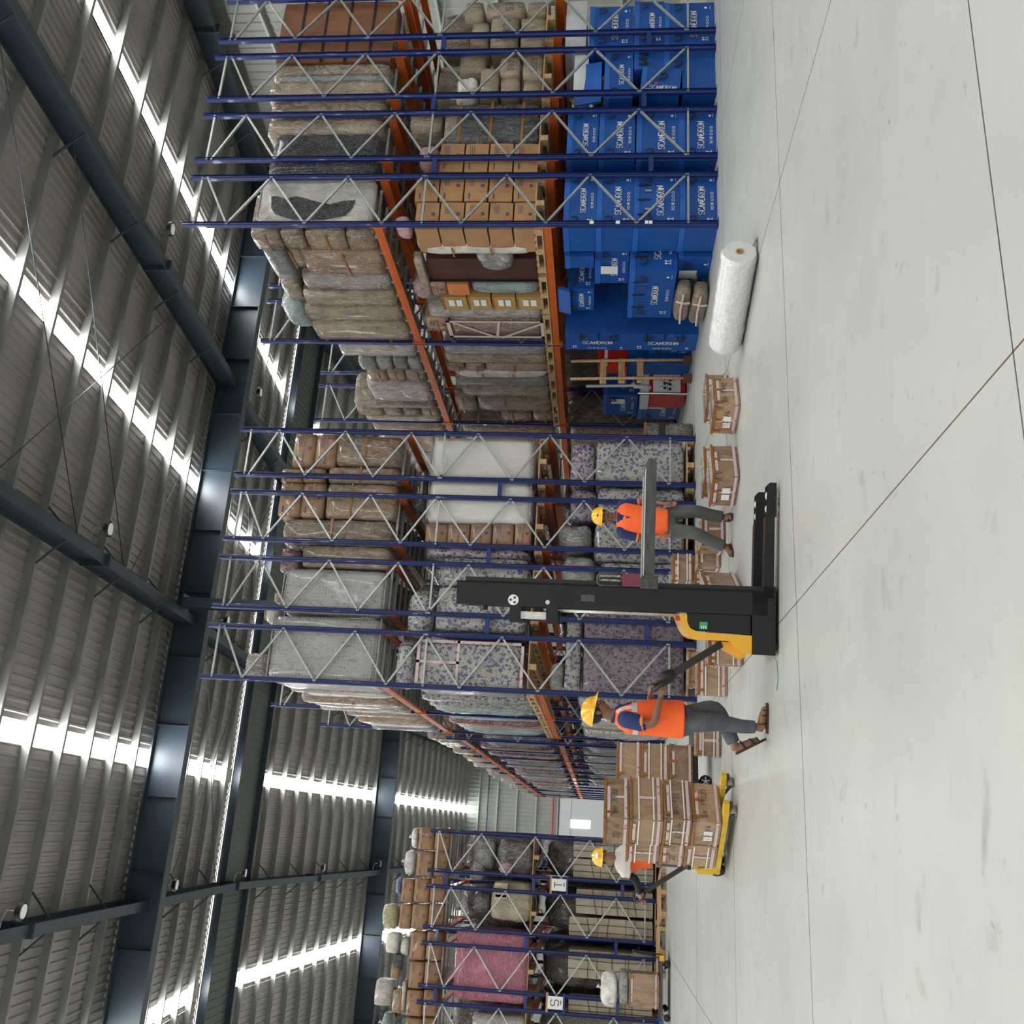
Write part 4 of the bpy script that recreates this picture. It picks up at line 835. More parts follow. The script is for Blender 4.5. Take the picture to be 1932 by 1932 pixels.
# the long-aisle side behind the stacker: items stand on edge, shelf by shelf
rg=random.Random(5)
def run(y0,y1,z0,zt,kinds,where,tmin=.16,tmax=.4,dx=.0,group=None,var=.3):
    y=y0;i=0
    while y<y1-.1:
        t=rg.uniform(tmin,tmax); t=min(t,y1-y); k=kinds[i%len(kinds)] if isinstance(kinds,list) else kinds; h=(zt-z0)*rg.uniform(1-var,1)
        x0=xa+dx+rg.uniform(-.05,.07); tone={'whitewrap':'pale film-wrapped panel','grey':'grey film-wrapped panel','tan':'tan wrapped panel','wrapc':'brown wrapped carton','floral':'blue floral quilted pack','maroon':'maroon film-wrapped panel','darkfilm':'dark film bundle','cushion':'white padded pack','purple':'purple floral quilted pack','black':'black film-wrapped pack','clearbag':'silvery film bundle','tealbag':'blue grey wrapped door stack','tealroll':'blue grey wrapped door stack'}[k]
        o=load('>'+k,x0,xa+.9,y+.01,y+t-.01,z0,z0+h,'%s, %s one %s'%(tone,ORD[min(i,19)],where),group)
        y+=t+rg.choice([0,.01,.05]); i+=1
run(16.6,18.9,5.27,7.25,['whitewrap','cushion','wrapc','whitewrap','grey','whitewrap'],'past the corner on the long-aisle top shelf',.25,.5,var=.12)
run(19.1,22.5,5.27,7.0,['grey','whitewrap','tan','whitewrap','wrapc','cushion'],'past the second post on the long-aisle top shelf',.3,.6,var=.18)
run(16.6,18.9,2.73,4.85,['floral','purple','floral','tealroll','tealroll'],'past the corner on the long-aisle middle shelf',.3,.55,var=.06)
run(19.1,22.5,2.73,4.75,['tealroll','whitewrap','maroon','tan','whitewrap','wrapc'],'past the second post on the long-aisle middle shelf',.3,.6,var=.08)
run(16.6,22.4,.14,2.05,['floral','clearbag','tan','whitewrap','wrapc','grey'],'on the floor of the long-aisle racks, past the corner',.5,1.1,var=.15)
for b_ in range(13):  # dark loads added to darken the view through the low racks
    for z0,z1,l in ((.15,2.45,'floor level'),(2.72,4.98,'middle level')): load('darkfilm',xa+P_+.06,xa+P_+A_-.06,24.7+2.83*b_,27.0+2.83*b_,z0,z1,'added gap-darkening load in the hidden row behind the low racks, %s bay, %s'%(ORD[b_],l),'added gap-darkening loads behind the low rack run')
for b_ in range(13):
    a=24.6+2.83*b_; far=b_>4; o_=ORD[b_]
    run(a,a+2.55,5.14,6.1,['wrapc','tan','whitewrap','wrapc','clearbag'],'on top of the low racks, %s bay'%o_,.5 if not far else .8,.9 if not far else 1.2,group='loads on top of the low racks',var=.5)
    run(a,a+2.55,2.72,4.85,['grey','maroon','whitewrap','maroon','tan','wrapc'] if b_%2 else ['clearbag','darkfilm','maroon','grey'],'on the middle level of the low racks, %s bay'%o_,.45 if not far else .8,.9 if not far else 1.2,group='loads in the middle of the low racks',var=.12)
    if b_<7: run(a,a+2.55,.15,2.0,['maroon','clearbag','grey','tan','whitewrap'],'at floor level of the low racks, %s bay'%o_,.7,1.2,group='loads on the floor of the low racks',var=.2)
# loads along the aisle edge of the letter-signed racks, glimpsed edge-on over its top
for b_ in range(5):
    a=X3-.85
    load('whitewrap' if b_%2 else 'clearbag',a,X3-.02,25.0+b_*2.1,26.6+b_*2.1,5.02,5.9-.1*b_,'white film bundle on top behind the brown carton row, %s from the front'%ORD[b_],'bundles behind the carton row')
# plastic crates with lids, straps and printing
def handle(mb,O,U,Z,nrm,cx,cz,s=.085):
    mb.tube([O+U*(cx-s*.6)+Z*(cz+s*.3)+nrm*.012,O+U*(cx-s*.62)+Z*(cz-s*.6)+nrm*.03,O+U*(cx-s*.3)+Z*(cz-s*1.1)+nrm*.035,O+U*(cx+s*.3)+Z*(cz-s*1.1)+nrm*.035,O+U*(cx+s*.62)+Z*(cz-s*.6)+nrm*.03,O+U*(cx+s*.6)+Z*(cz+s*.3)+nrm*.012],.011,6)
def crate(x0,x1,y0,y1,z0,z1,label,side=False,lid=True,text=True,vert=False,hnd=(.16,.84),rz=0,tilt=0,grp='blue plastic crates',buckle=False):
    w,d,h=x1-x0,y1-y0,z1-z0; z0=max(z0,.0)
    t=thing('plastic_crate',label,'crate',((x0+x1)/2,(y0+y1)/2,z0),rz,grp); 
    if tilt: t.rotation_euler=(0,tilt,rz)
    lh=.09 if lid else 0
    MB().box(-w/2+.008,w/2-.008,-d/2+.008,d/2-.008,0,h-lh).build('crate_body','blue_plastic',t)
    if lid: MB().box(-w/2,w/2,-d/2,d/2,h-lh,h-.004).build('crate_lid','blue_plastic_lid',t)
    faces=[(Vector((-w/2,-d/2,0)),Vector((1,0,0)),w,side!='only')]
    if side: faces.append((Vector((-w/2,d/2,0)),Vector((0,-1,0)),d,True))
    for O,U,fw,on in faces:
        if not on: continue
        Z=Vector((0,0,1)); H=h-lh; nrm=U.cross(Z); O=O+nrm*.000
        if vert and abs(U.y)>.5:   # stood on end: printing runs downwards
            O=O+Z*h; U,Z,fw,H=-Z,-U*-1 if False else Vector((0,-1,0)),h,fw; nrm=Vector((-1,0,0)); O=O+nrm*.001-Vector((0,0,0)); O.y=d/2
        Q=O+nrm*(-.004 if True else 0); Q=O-nrm*.004 if False else O+nrm*.004
        if text and fw>.45:
            th=min(.095,H*.19,fw*.105); mb=MB(); L_=8*th*.72; strokes(mb,'SCANDRON',Q+U*(fw*.5-L_*.5)+Z*(H*.40),U,Z,th,th*.15,gap=.22,wd=.5)
            mb.build('printed_name','print_white',t)
            mb=MB(); s=th*.6; zc=H*.16
            strokes(mb,'^^',Q+U*(fw*.10)+Z*(H*.18),U,Z,s*1.4,s*.18,gap=.05,wd=.5); mb.quad(Q+U*(fw*.10)+Z*(H*.15),U*s*1.6,Z*s*.14)
            for k in range(5):
                c=Q+U*(fw*.5-2*s*1.15+k*s*1.15)+Z*zc
                if k%2==0 or k==3: ringq(mb,c,U,Z,s*.42,s*.12,10)
                else: strokes(mb,'N',c-U*s*.3-Z*s*.35,U,Z,s*.8,s*.14)
            strokes(mb,'1',Q+U*(fw*.5-2*s*1.15-s)+Z*(zc-s*.35),U,Z,s*.8,s*.16)
            ringq(mb,Q+U*(fw*.86)+Z*(H*.2),U,Z,s*.4,s*.3,10); mb.quad(Q+U*(fw*.83)+Z*(H*.10),U*(fw*.07),Z*s*.1)
            mb.build('handling_marks','print_white',t)
        for c in hnd:
            if fw>.4: mb=MB(); handle(mb,Q,U,Z,nrm,fw*c,H*.86,min(.085,H*.16)); mb.build('carry_strap','black_strap',t,True)
        if buckle:
            for c in (.33,.66): mb=MB(); mb.bar(Q+U*fw*c+Z*(H*.86)+nrm*.008,Q+U*fw*c+Z*(H*.70)+nrm*.008,.035,.016,tuple(nrm)); mb.build('buckle','chrome',t)
            for c in (.24,.5,.76): mb=MB(); mb.bar(Q+U*fw*c+Z*(H*1.05)+nrm*.008,Q+U*fw*(c+.01)+Z*(H*.72)+nrm*.008,.02,.008,tuple(nrm)); mb.build('lid_strap','black_strap',t)
    return t
for i,r in enumerate(BLUE):
    lab=r[6]; r=list(r)
    if 'loose straps' in lab: r[0]=11.68
    if 'open empty' in lab:
        x0,x1,y0,y1,z0,z1=r[:6]; y0+=.28; w,d,h=x1-x0,y1-y0,z1; t=thing('plastic_crate',lab,'crate',((x0+x1)/2,(y0+y1)/2,0),0,'blue plastic crates')
        mb=MB(); mb.box(-w/2,w/2,d/2-.01,d/2,0,h); mb.box(-w/2,-w/2+.01,-d/2,d/2-.01,0,h); mb.box(w/2-.01,w/2,-d/2,d/2-.01,0,h); mb.box(-w/2+.01,w/2-.01,-d/2,d/2-.01,0,.01); mb.build('crate_body','blue_plastic',t)
        MB().box(-w/2,w/2,-d/2-.01,-d/2,0,h*.28).build('folded_flap','blue_plastic_lid',t); continue
    if 'lid leaning' in lab:
        t=MB().box(-.4,.4,-.02,.02,0,.42).build('plastic_sheet','blue_plastic_lid'); t.location=(11.5,12.05,1.8); t.rotation_euler=(R(-12),0,0); tag(t,lab,'lid'); continue
    nr='narrow' in lab or 'loose' in lab
    crate(*r[:6],lab,text=not nr,hnd=(.25,.75) if nr else (.15,.85),buckle=('loose' in lab or 'second up in the stack beside' in lab))
t=thing('plastic_crate','blue lettered crate tilted on its end with a looped strap, behind the blue posts','crate',(11.36,11.94,.53),0,'blue plastic crates'); t.rotation_euler=(0,R(5),0)
MB().box(-.27,.27,.0,.28,.02,.56).build('crate_body','blue_plastic',t); MB().box(-.28,.28,-.006,.288,.56,.64).build('crate_lid','blue_plastic_lid',t)
mb=MB(); strokes(mb,'SCANDRON',(-.16,-.004,.50),(0,0,-1),(1,0,0),.075,.011,gap=.22,wd=.5); mb.build('printed_name','print_white',t)
mb=MB(); strokes(mb,'^^',(-.2,-.004,.56),(0,0,-1),(1,0,0),.05,.008,gap=.1); mb.build('handling_marks','print_white',t)
mb=MB(); handle(mb,Vector((0,-.004,0)),Vector((1,0,0)),Vector((0,0,1)),Vector((0,-1,0)),.08,.33,.08); mb.build('carry_strap','black_strap',t,True)
MB().tube([(-.05,-.006,.40),(-.05,-.001,.40)],.03,12).build('red_sticker','print_red',t)
o=MB().box(-.26,.26,.0,.24,0,.52).build('plain_crate','blue_plastic'); o.location=(11.38,11.97,0); tag(o,'plain dark blue crate holding up the tilted one','crate')
crate(8.6,9.5,12.62,14.1,0,.53,'blue lettered crate on the floor under the big strapped crate, aisle side',side='only')
crate(8.36,9.3,12.62,14.05,.54,1.27,'big blue lettered crate with buckles jutting into the aisle',side=True,buckle=True)
crate(8.75,9.5,12.62,13.62,1.28,1.83,'dark blue lettered crate with a paper sheet, recessed above the big strapped crate',side='only',hnd=(.85,))
crate(8.6,9.4,12.62,12.95,1.84,2.30,'small blue lettered crate just past the near post, top of the side stack',side='only',hnd=(.5,))
t=crate(8.7,9.4,13.7,14.4,1.84,2.28,'blue lettered crate with its lid flap open on top of the side stack',side=True,lid=False)
MB().prism([Vector((-.42,-.36,.40)),Vector((-.36,-.36,.62)),Vector((-.30,-.36,.62)),Vector((-.36,-.36,.40))],(0,0,0),(0,.72,0)).build('open_flap','blue_plastic_lid',t)
crate(8.42,9.45,14.70,15.3,0,1.18,'big blue lettered crate stood on end, lower one facing down the aisle',side='only',lid=False,vert=True,hnd=(.25,.75),buckle=True)
crate(8.42,9.45,14.70,15.3,1.18,2.34,'big blue lettered crate stood on end, upper one facing down the aisle',side='only',lid=False,vert=True,hnd=(.25,.75),buckle=True)
crate(8.75,9.5,15.42,16.02,0,.78,'blue crate behind the wooden hand barrow, floor level',side='only',lid=False)
crate(8.8,9.6,17.9,18.9,.92,1.66,'dark blue lettered crate with a paper sheet beyond the barrow, upper one',side=True,hnd=(.8,)); crate(8.7,9.6,17.9,18.9,0,.90,'blue lettered crate with a paper sheet beside the red cool box, lower one',side=True,hnd=(.2,))
load('darkfilm',9.62,9.80,15.5,22.5,.0,2.52,'added light-blocking sheet standing between the two aisle rows behind the barrow')  # dark sheet added to hide the bright background behind the barrow
for (x,y,z) in ((8.735,13.2,1.45),(8.59,13.1,.2),(8.79,18.2,1.2),(8.69,18.2,.4)):
    o=MB().box(0,.002,-.11,.11,0,.28).build('paper_sheet','white_paper'); o.location=(x,y,z); tag(o,'white printed paper sheet taped to a blue crate, '+('recessed crate' if z==1.45 else 'floor crate by the packages' if z==.2 else 'upper far crate' if z==1.2 else 'lower far crate'),'paper')
for (z0,z1,x,l) in ((0.0,.27,8.3,'lower'),(.27,.52,8.34,'upper')):
    o=soft(.34,.95,z1-z0,(5,9,5),4,.018,int(z0*10)+3).build('wrapped_package','parcel',None,True); o.location=(x,13.45,z0); tag(o,'rounded brown film-wrapped package leaning at the blue crates, %s of two'%l,'package','packages by the blue crates')
    MB().tube([(-.18,-.2,.02),(-.185,-.2,.13),(-.15,-.2,.24)],.02,6).build('printed_tape','printed_tape',o); MB().tube([(-.185,-.45,.14),(-.19,0,.15),(-.185,.42,.13)],.018,6).build('printed_tape','printed_tape',o)
# odds and ends on the floor of the second bay
t=thing('cool_box','red cool box with a white lid and an ant-patterned white label on the floor','cool box',(8.62,17.3,0)); 
MB().box(-.24,.24,-.3,.3,.03,.74).build('box_body','red_plastic',t); MB().box(-.27,.27,-.33,.33,.74,.9).build('box_lid','panel_white',t); MB().box(-.2,.2,-.315,-.302,.12,.66).build('front_label','white_paper',t)
mb=MB(); 
for x in (-.1,.0,.1):
    for z in (.33,.43): ringq(mb,(x-.02*(z<.4),-.318,z),(1,0,0),(0,0,1),.035,.035,8)
for a in range(6): mb.bar((0,-.318,.38),(.17*math.cos(a*1.05),-.318,.38+.17*math.sin(a*1.05)),.01,.002,(0,1,0))
mb.build('black_pattern','print_black',t)
t=thing('hand_barrow','wooden hand barrow stood upright with two long poles and slats','barrow',(8.35,15.95,0))
for x in (-.16,.22): MB().tube([(x,-.05,.02),(x+.03,.05,1.2),(x+.10,.25,2.28)],.03,7).build('pole','pallet_wood',t,True)
for z in (.9,1.25,1.6): MB().box(-.2,.33,.02+z*.08,.05+z*.08,z,z+.12).build('slat','pallet_wood',t)
for x in (-.16,.22): MB().box(x-.05,x+.05,-.12,.06,0,.16).build('foot','dark_wood',t)
t=thing('red_toolbox','small red box with a white strip on the barrow frame','box',(8.8,16.3,1.2)); MB().box(-.25,.25,-.15,.15,0,.5).build('box_body','red_plastic',t); MB().box(-.252,.252,-.16,-.15,.38,.44).build('white_strip','white_paper',t); MB().box(-.27,.27,-.17,.17,.5,.56).build('box_lid','red_plastic',t)
crate(8.6,9.4,16.1,16.6,0,1.18,'plain blue crate standing under the red box',text=False,lid=False,hnd=())
t=thing('white_pipe','thin white plastic pipe with an elbow fitting leaning beside the barrow','pipe',(8.55,17.0,0)); MB().tube([(0,0,.95),(.02,.0,1.05),(.0,.02,2.0)],.03,8).build('pipe_run','panel_white',t,True); MB().tube([(-.02,0,.70),(0,0,.9),(.0,0,1.02),(.08,0,1.06)],.045,8).build('elbow','panel_white',t,True)
t=MB().tube([(0,0,0),(0,.0,.96)],.03,8).build('chrome_pole','chrome'); t.location=(8.35,16.9,0); tag(t,'thin metal pole standing behind the barrow','pole')
o=soft(.26,.26,.87,(3,3,6),20,.006,4).build('tall_carton','darkfilm',None,True); o.location=(7.05,15.85,0); tag(o,'tall slim film-wrapped carton standing at the corner post facing the red cool box','carton'); MB().box(-.132,.132,-.137,-.131,.5,.62).build('dark_label','print_black',o); MB().box(-.131,.131,-.131,.131,.84,.885).build('carton_top','amber_tape',o)
# letter signs on the letter-signed racks
for L_,x,z,lab in (('T',-1.124,2.343,'white sheet with the letter T hanging on the racks'),('S',-3.57,2.321,'white sheet with the letter S hanging on the racks')):
    t=thing('letter_sign',lab,'sign',(x,Y3-.05,z),0); MB().box(-.13,.13,-.004,0,-.15,.19).build('paper','sign_paper',t); mb=MB(); strokes(mb,L_,(-.055,-.006,-.05),(1,0,0),(0,0,1),.17,.018,wd=.65); mb.build('printed_letter','print_black',t)
    mb=MB(); mb.box(-.03,.05,-.006,-.005,-.11,-.09); mb.build('small_print','print_black',t); MB().box(-.20,.20,-.003,.0,.18,.23).build('tape_strip','core_card',t); MB().box(-.20,.20,-.02,.0,-.19,-.15).build('backing_strip','rack_blue',t)
# floor cartons with printed tape
def fcarton(c,w,d,h,rz,label,z=0,grp='taped cartons on the floor',strap=False,writing=None,labels=0,name='taped_carton'):
    t=thing(name,label,'carton',(c[0],c[1],z),rz,grp); sd=int((c[0]*13+c[1]*7+z*5)*10)
    soft(w,d,h,(5,5,4),22,.008,sd).build('carton_body','floorcarton',t,False)
    e=.009; rr_=random.Random(sd)
    for (O,U,fw) in ((Vector((-w/2,-d/2-e,0)),Vector((1,0,0)),w),(Vector((-w/2-e,d/2,0)),Vector((0,-1,0)),d),(Vector((w/2+e,-d/2,0)),Vector((0,1,0)),d)):
        Z=Vector((0,0,1)); n=U.cross(Z); mb=MB(); 
        def q(a,b,c1,c2): mb.quad(O+U*a+Z*c1,U*(b-a),Z*(c2-c1))
        q(.0,fw,h*.10,h*.10+.034)
        if rr_.random()<.75: q(fw*rr_.uniform(0,.2),fw*rr_.uniform(.7,1),h-.066,h-.032)
        if rr_.random()<.6: q(fw*.48,fw*.48+.034,h*.22,h-.09)
        mb.build('printed_tape','printed_tape',t)
        mb=MB(); 
        mb.quad(O+Z*(h-.022),U*fw,Z*.022)
        for f in [x for x in (.1,.5,.86) if rr_.random()<.6]: mb.quad(O+n*.001+U*(fw*f)+Z*(h-.10),U*.036,Z*.10)
        mb.build('amber_tape','amber_tape',t)
        if strap:
            for f in (.28,.72): mb=MB(); mb.quad(O+n*.004+Z*(h*f),U*fw,Z*.014); mb.build('white_strap','white_strap',t)
        if writing and abs(U.x)>.5: mb=MB(); strokes(mb,writing,O+n*.003+U*(fw*.12)+Z*(h*.5),U,Z,.055,.006,jit=.08); mb.build('pen_writing','print_black',t)
        elif writing: mb=MB(); strokes(mb,writing[-2:]+' /6',O+n*.003+U*(fw*.3)+Z*(h*.4),U,Z,.06,.006,jit=.08); mb.build('pen_writing','print_black',t)
    for k in range(labels):
        mb=MB(); mb.quad((-w/2-e-.003,d*.25-k*.22*d,h*.3),(0,-d*.18,0),(0,0,h*.3)); mb.build('shipping_label','white_paper',t)
    mb=MB(); mb.box(-w/2,w/2,-d/2,d/2,h-.004,h+.004); mb.build('painted_sheen_top','top_film_painted_sheen' ,t)
    mb=MB(); mb.box(-w/2,w/2,-.03,.03,h+.004,h+.006); mb.box(-w/2-.004,-w/2+.012,-d/2,d/2,h-.002,h+.006); mb.box(-w/2,w/2,-d/2-.006,-d/2+.010,h-.002,h+.006); mb.build('top_tape','amber_tape',t)
    return t
plain('top_film_painted_sheen',(.74,.69,.62),.12,bump=.35,bscale=7,coat=.9,vary=.15)  # pale colour paints in the skylight sheen on the carton tops
def corner(N_,ang,w,d):
    u=Vector((math.cos(ang),math.sin(ang))); v=Vector((-u.y,u.x)); c=Vector(N_)+u*w/2+v*d/2; return c
for N_,a,w,d,h,lab,kw in (((4.855,10.118),21,.50,.47,.30,'taped brown carton with pen writing at the front of the pair nearest the bubble-wrap roll',dict(writing='BH 7992',labels=2)),
 ((5.32,10.95),20,.50,.40,.29,'taped brown carton behind the written one, farthest from the stacker',{}),
 ((4.024,10.273),25,.55,.50,.31,'taped brown carton with white labels, front of the pair beside the standing worker',dict(labels=2)),
 ((4.30,11.02),18,.50,.42,.32,'taped brown carton behind the labelled one, beside the standing worker',dict(writing='BH 7')),
 ((2.53,9.97),58,.92,.5,.41,'taped carton with crossed pink tape under the raised forks',{}),
 ((1.845,10.33),-6,.50,.32,.375,'strapped carton just beside the yellow truck body',dict(strap=True)),
 ((1.697,11.65),-6,.46,.30,.36,'strapped carton behind the tiller arm, low on the floor',dict(strap=True)),
 ((1.9,12.35),-6,.46,.35,.40,'taped carton behind the tiller arm, farther back by the racks',{}),
 ((1.029,12.33),-6,.38,.30,.31,'strapped carton behind the walking worker\'s legs',dict(strap=True)),
 ((3.60,11.6),0,.42,.42,.30,'taped carton seen between the standing worker\'s trouser legs',{}),
 ((3.45,12.1),0,.40,.36,.30,'taped carton low behind the standing worker\'s farther leg',{}),
 ((3.35,12.6),2,.40,.36,.30,'strapped carton in the stack behind the worker\'s farther foot, lower one',dict(strap=True))):
    c=corner(N_,R(a),w,d); fcarton(c,w,d,h,R(a),lab,**kw)
c=corner((3.40,12.62),R(2),.38,.34); fcarton(c,.38,.34,.28,R(2),'strapped carton in the stack behind the worker\'s farther foot, upper one',z=.312,strap=True)
# bubble-wrap roll
t=thing('wrap_roll','large white roll of bubble wrap lying on the floor','roll',(5.77,9.31,.20),math.atan2(10.0-8.62,5.55-5.98))
Ln=1.34
prof=[]; 
for i in range(40):
    x=-Ln/2+Ln*i/39; r=.195+.006*noise.noise(Vector((x*9,1,1)))-.02*(1 if i in (0,39) else 0)
    prof.append((x,r))
ring=[]
for x,r in prof: ring.append([Vector((x,math.cos(a)*(r+.006*noise.noise(Vector((x*7,a*3,2)))),math.sin(a)*(r+.006*noise.noise(Vector((x*7,a*3,5)))))) for a in [2*math.pi*k/36 for k in range(36)]])
mb=MB(); mb.rings(ring,cap=False)
n0=len(mb.v)
for x in (-Ln/2,Ln/2):
    inner=[Vector((x,math.cos(2*math.pi*k/36)*.04,math.sin(2*math.pi*k/36)*.04)) for k in range(36)]; outer=ring[0] if x<0 else ring[-1]
    mb.add(outer+inner,[(k,(k+1)%36,36+(k+1)%36,36+k) for k in range(36)])
mb.build('film_layers','wraproll',t,True)
mb=MB()
ri=[[Vector((x,math.cos(2*math.pi*k/24)*r,math.sin(2*math.pi*k/24)*r)) for k in range(24)] for x,r in ((-Ln/2-.012,.032),(-Ln/2-.012,.042),(Ln/2+.012,.042),(Ln/2+.012,.032))]
mb.rings(ri,closed=True); mb.build('core_tube','core_card',t,True)
MB().add([(-Ln/2+.02,-.12,-.14),(-Ln/2-.05,-.2,-.198),(-Ln/2+.05,-.24,-.198),(-Ln/2+.10,-.15,-.16)],[(0,1,2,3)]).build('loose_end','wraproll',t)
# ---------------------------------------------------------------- black and yellow stacker
ST=thing('pallet_stacker','black walk-behind stacker with a yellow cover, tall mast and raised forks','stacker',(1.58,8.29,0),R(-12.1))
V=Vector
def side(poly,y0,y1): return MB().prism([V((a,0,b)) for a,b in poly],(0,y0,0),(0,y1,0))
side([(.17,.245),(.19,.70),(.215,.765),(.26,.79),(.34,.80),(.34,.245)],.02,.70).build('motor_housing','black_steel',ST)
side([(.0,.235),(.005,.29),(.11,.42),(.11,.73),(.135,.775),(.20,.82),(.33,.87),(.33,.80),(.26,.795),(.21,.77),(.178,.70),(.165,.235)],.0,.72).build('yellow_cover','yellow_paint',ST)
side([(-.02,.26),(-.05,.30),(.02,.43),(.10,.46),(.10,.26)],.18,.54).build('rear_cover_bulge','yellow_paint',ST)
side([(.0,.03),(.0,.235),(.55,.235),(.60,.12),(.60,.03)],.0,.72).build('chassis','black_steel',ST)
MB().box(.33,.345,.04,.68,.80,.86).build('cover_trim','fork_edge',ST)
MB().tube([(.30,.07,.82),(.30,.07,.86)],.016,10).build('button_stem','black_plastic',ST); MB().tube([(.30,.07,.86),(.30,.07,.895)],[.03,.026],12).build('emergency_button','red_plastic',ST)
MB().box(.205,.27,.0,.018,.62,.69).build('green_sticker','green_label',ST); mb=MB(); 
for i in range(3): mb.box(.21,.235,-.002,-.0005,.63+.018*i,.638+.018*i)
mb.build('sticker_print','white_paper',ST)
for y0 in (.0,.62):
    mb=MB(); y1=y0+.10
    mb.box(.345,.43,y0,y1,.10,2.87); mb.box(.43,.56,y0 if y0<.3 else y1-.02,(y0+.02) if y0<.3 else y1,.10,2.87); mb.box(.545,.56,y0,y1,.10,2.87)
    mb.build('mast_channel','black_steel',ST)
    mb=MB(); a=y0+.03 if y0<.3 else y0+.01; mb.box(.47,.60,a,a+.06,.14,2.80); mb.build('inner_mast_channel','black_plastic',ST)
for z in (.16,1.0,2.0,2.82): MB().box(.36,.40,.10,.62,z-.05,z+.05).build('cross_member','black_steel',ST)
for z in (2.0,2.33): 
    for y in (.0,.64): MB().box(.20,.345,y,y+.08,z-.05,z+.05).build('mast_lug','black_steel',ST)
MB().box(.235,.30,.02,.70,2.05,2.28).build('hose_guard','fork_edge',ST)
for y in (.045,.67): MB().tube([(.325,y,.86),(.325,y,2.02)],.011,8).build('lift_rod','fork_edge',ST,True)
MB().tube([(.43,.36,.12),(.43,.36,1.9)],.04,12).build('lift_cylinder','black_plastic',ST,True); MB().tube([(.43,.36,1.9),(.43,.36,2.55)],.022,12).build('cylinder_rod','chrome',ST,True)
for y in (.28,.44): 
    MB().tube([(.50,y,1.2),(.50,y,2.5),(.47,y,2.6),(.43,y,2.5),(.43,y,1.5)],.010,6).build('lift_chain','worn_grey',ST)
MB().tube([(.40,-.006,2.35),(.40,-.0005,2.35)],.048,24).build('emblem_disc','white_paper',ST)
mb=MB()
for a in (90,210,330): ringq(mb,(.40+.024*math.cos(R(a)),-.008,2.35+.024*math.sin(R(a))),(1,0,0),(0,0,1),.011,.011,10)
mb.build('emblem_dots','print_black',ST)
MB().tube([(.39,-.006,2.04),(.39,-.0005,2.04)],.020,16).build('bolt_cap','fork_edge',ST)
MB().box(.41,.47,-.004,-.0005,1.62,1.74).build('worn_sticker','worn_grey',ST)
MB().tube([(.30,.06,2.62),(.34,.06,2.62)],.035,12).build('chain_wheel','black_steel',ST)
# carriage and raised forks
for y in (-.035,.755):
    MB().tube([(.56,y,1.38),(.56,y,1.58),(.585,y,1.60),(.64,y,1.60),(.665,y,1.58),(.665,y,1.38)],.011,8).build('load_guard','worn_grey',ST,True)
    MB().box(.555,.67,y-.012,y+.012,1.22,1.38).build('carriage_plate','maroon_panel',ST); MB().box(.54,.63,y-.014,y+.014,1.06,1.22).build('carriage_bracket','worn_grey',ST)
MB().box(.61,.66,-.03,.75,1.06,1.20).build('carriage_beam','worn_grey',ST)
for y in (.06,.50):
    P=[(.64,1.09),(.64,1.185),(1.69,1.185),(1.725,1.17),(1.74,1.14),(1.725,1.105),(1.69,1.09)]
    side(P,y,y+.16).build('fork','worn_grey',ST)
    for d in (.0,.145): MB().box(.62,1.64,y+d,y+d+.015,1.185,1.192).build('pale_fork_strip','fork_edge',ST)  # pale strips along the top edges of each fork
# support legs with rollers
for y in (.0,.60):
    mb=side([(.5,.05),(.5,.135),(1.22,.125),(1.22,.045)],y,y+.12)
    for e in (0,.098): mb2=side([(1.22,.03),(1.22,.118),(1.50,.112),(1.53,.09),(1.53,.03)],y+e,y+e+.022); mb.add(mb2.v,mb2.f)
    mb.build('support_leg','black_steel',ST)
    for x in (1.30,1.42): MB().tube([(x,y+.026,.06),(x,y+.094,.06)],.058,16).build('load_roller','panel_white',ST,True)
MB().tube([(.12,.30,.09),(.12,.42,.09)],.09,18).build('drive_wheel','rubber',ST,True); MB().tube([(.08,.02,.04),(.08,.07,.04)],.04,12).build('caster','rubber',ST,True)
# tiller arm and head
ta=V((.10,.36,.42)); tb=V((-.22,.36,.90))
mb=MB().bar(ta,tb,.075,.06); mb.build('tiller_arm','black_plastic',ST); MB().bar(ta+V((0,0,.02)),ta+(tb-ta)*.06,.10,.09).build('tiller_joint','black_steel',ST)
hd=(tb-ta).normalized()
mb=MB(); mb.tube([tb-hd*.03,tb+hd*.05,tb+hd*.13],[.05,.062,.055],12); mb.build('tiller_head','black_plastic',ST,True)
mb=MB(); c=tb+hd*.09
for s in (-1,1): 
    mb=MB().tube([c+V((0,s*.05,0)),c+V((.0,s*.15,-.02)),c+V((-.05,s*.17,.04)),c+hd*.10+V((-.03,s*.14,.0)),c+hd*.11+V((0,s*.04,0))],.018,8); mb.build('handle_grip','red_plastic' if s>9 else 'black_plastic',ST,True)
MB().tube([c+hd*.10+V((0,-.14,0)),c+hd*.115+V((0,0,.01)),c+hd*.10+V((0,.14,0))],.02,8).build('handle_bar','worn_grey',ST,True)
MB().tube([(-.0,.1,.03),(-.05,.08,.005),(-.2,.02,.004),(-.3,.08,.004)],.0035,5).build('ground_wire','green_label',ST)
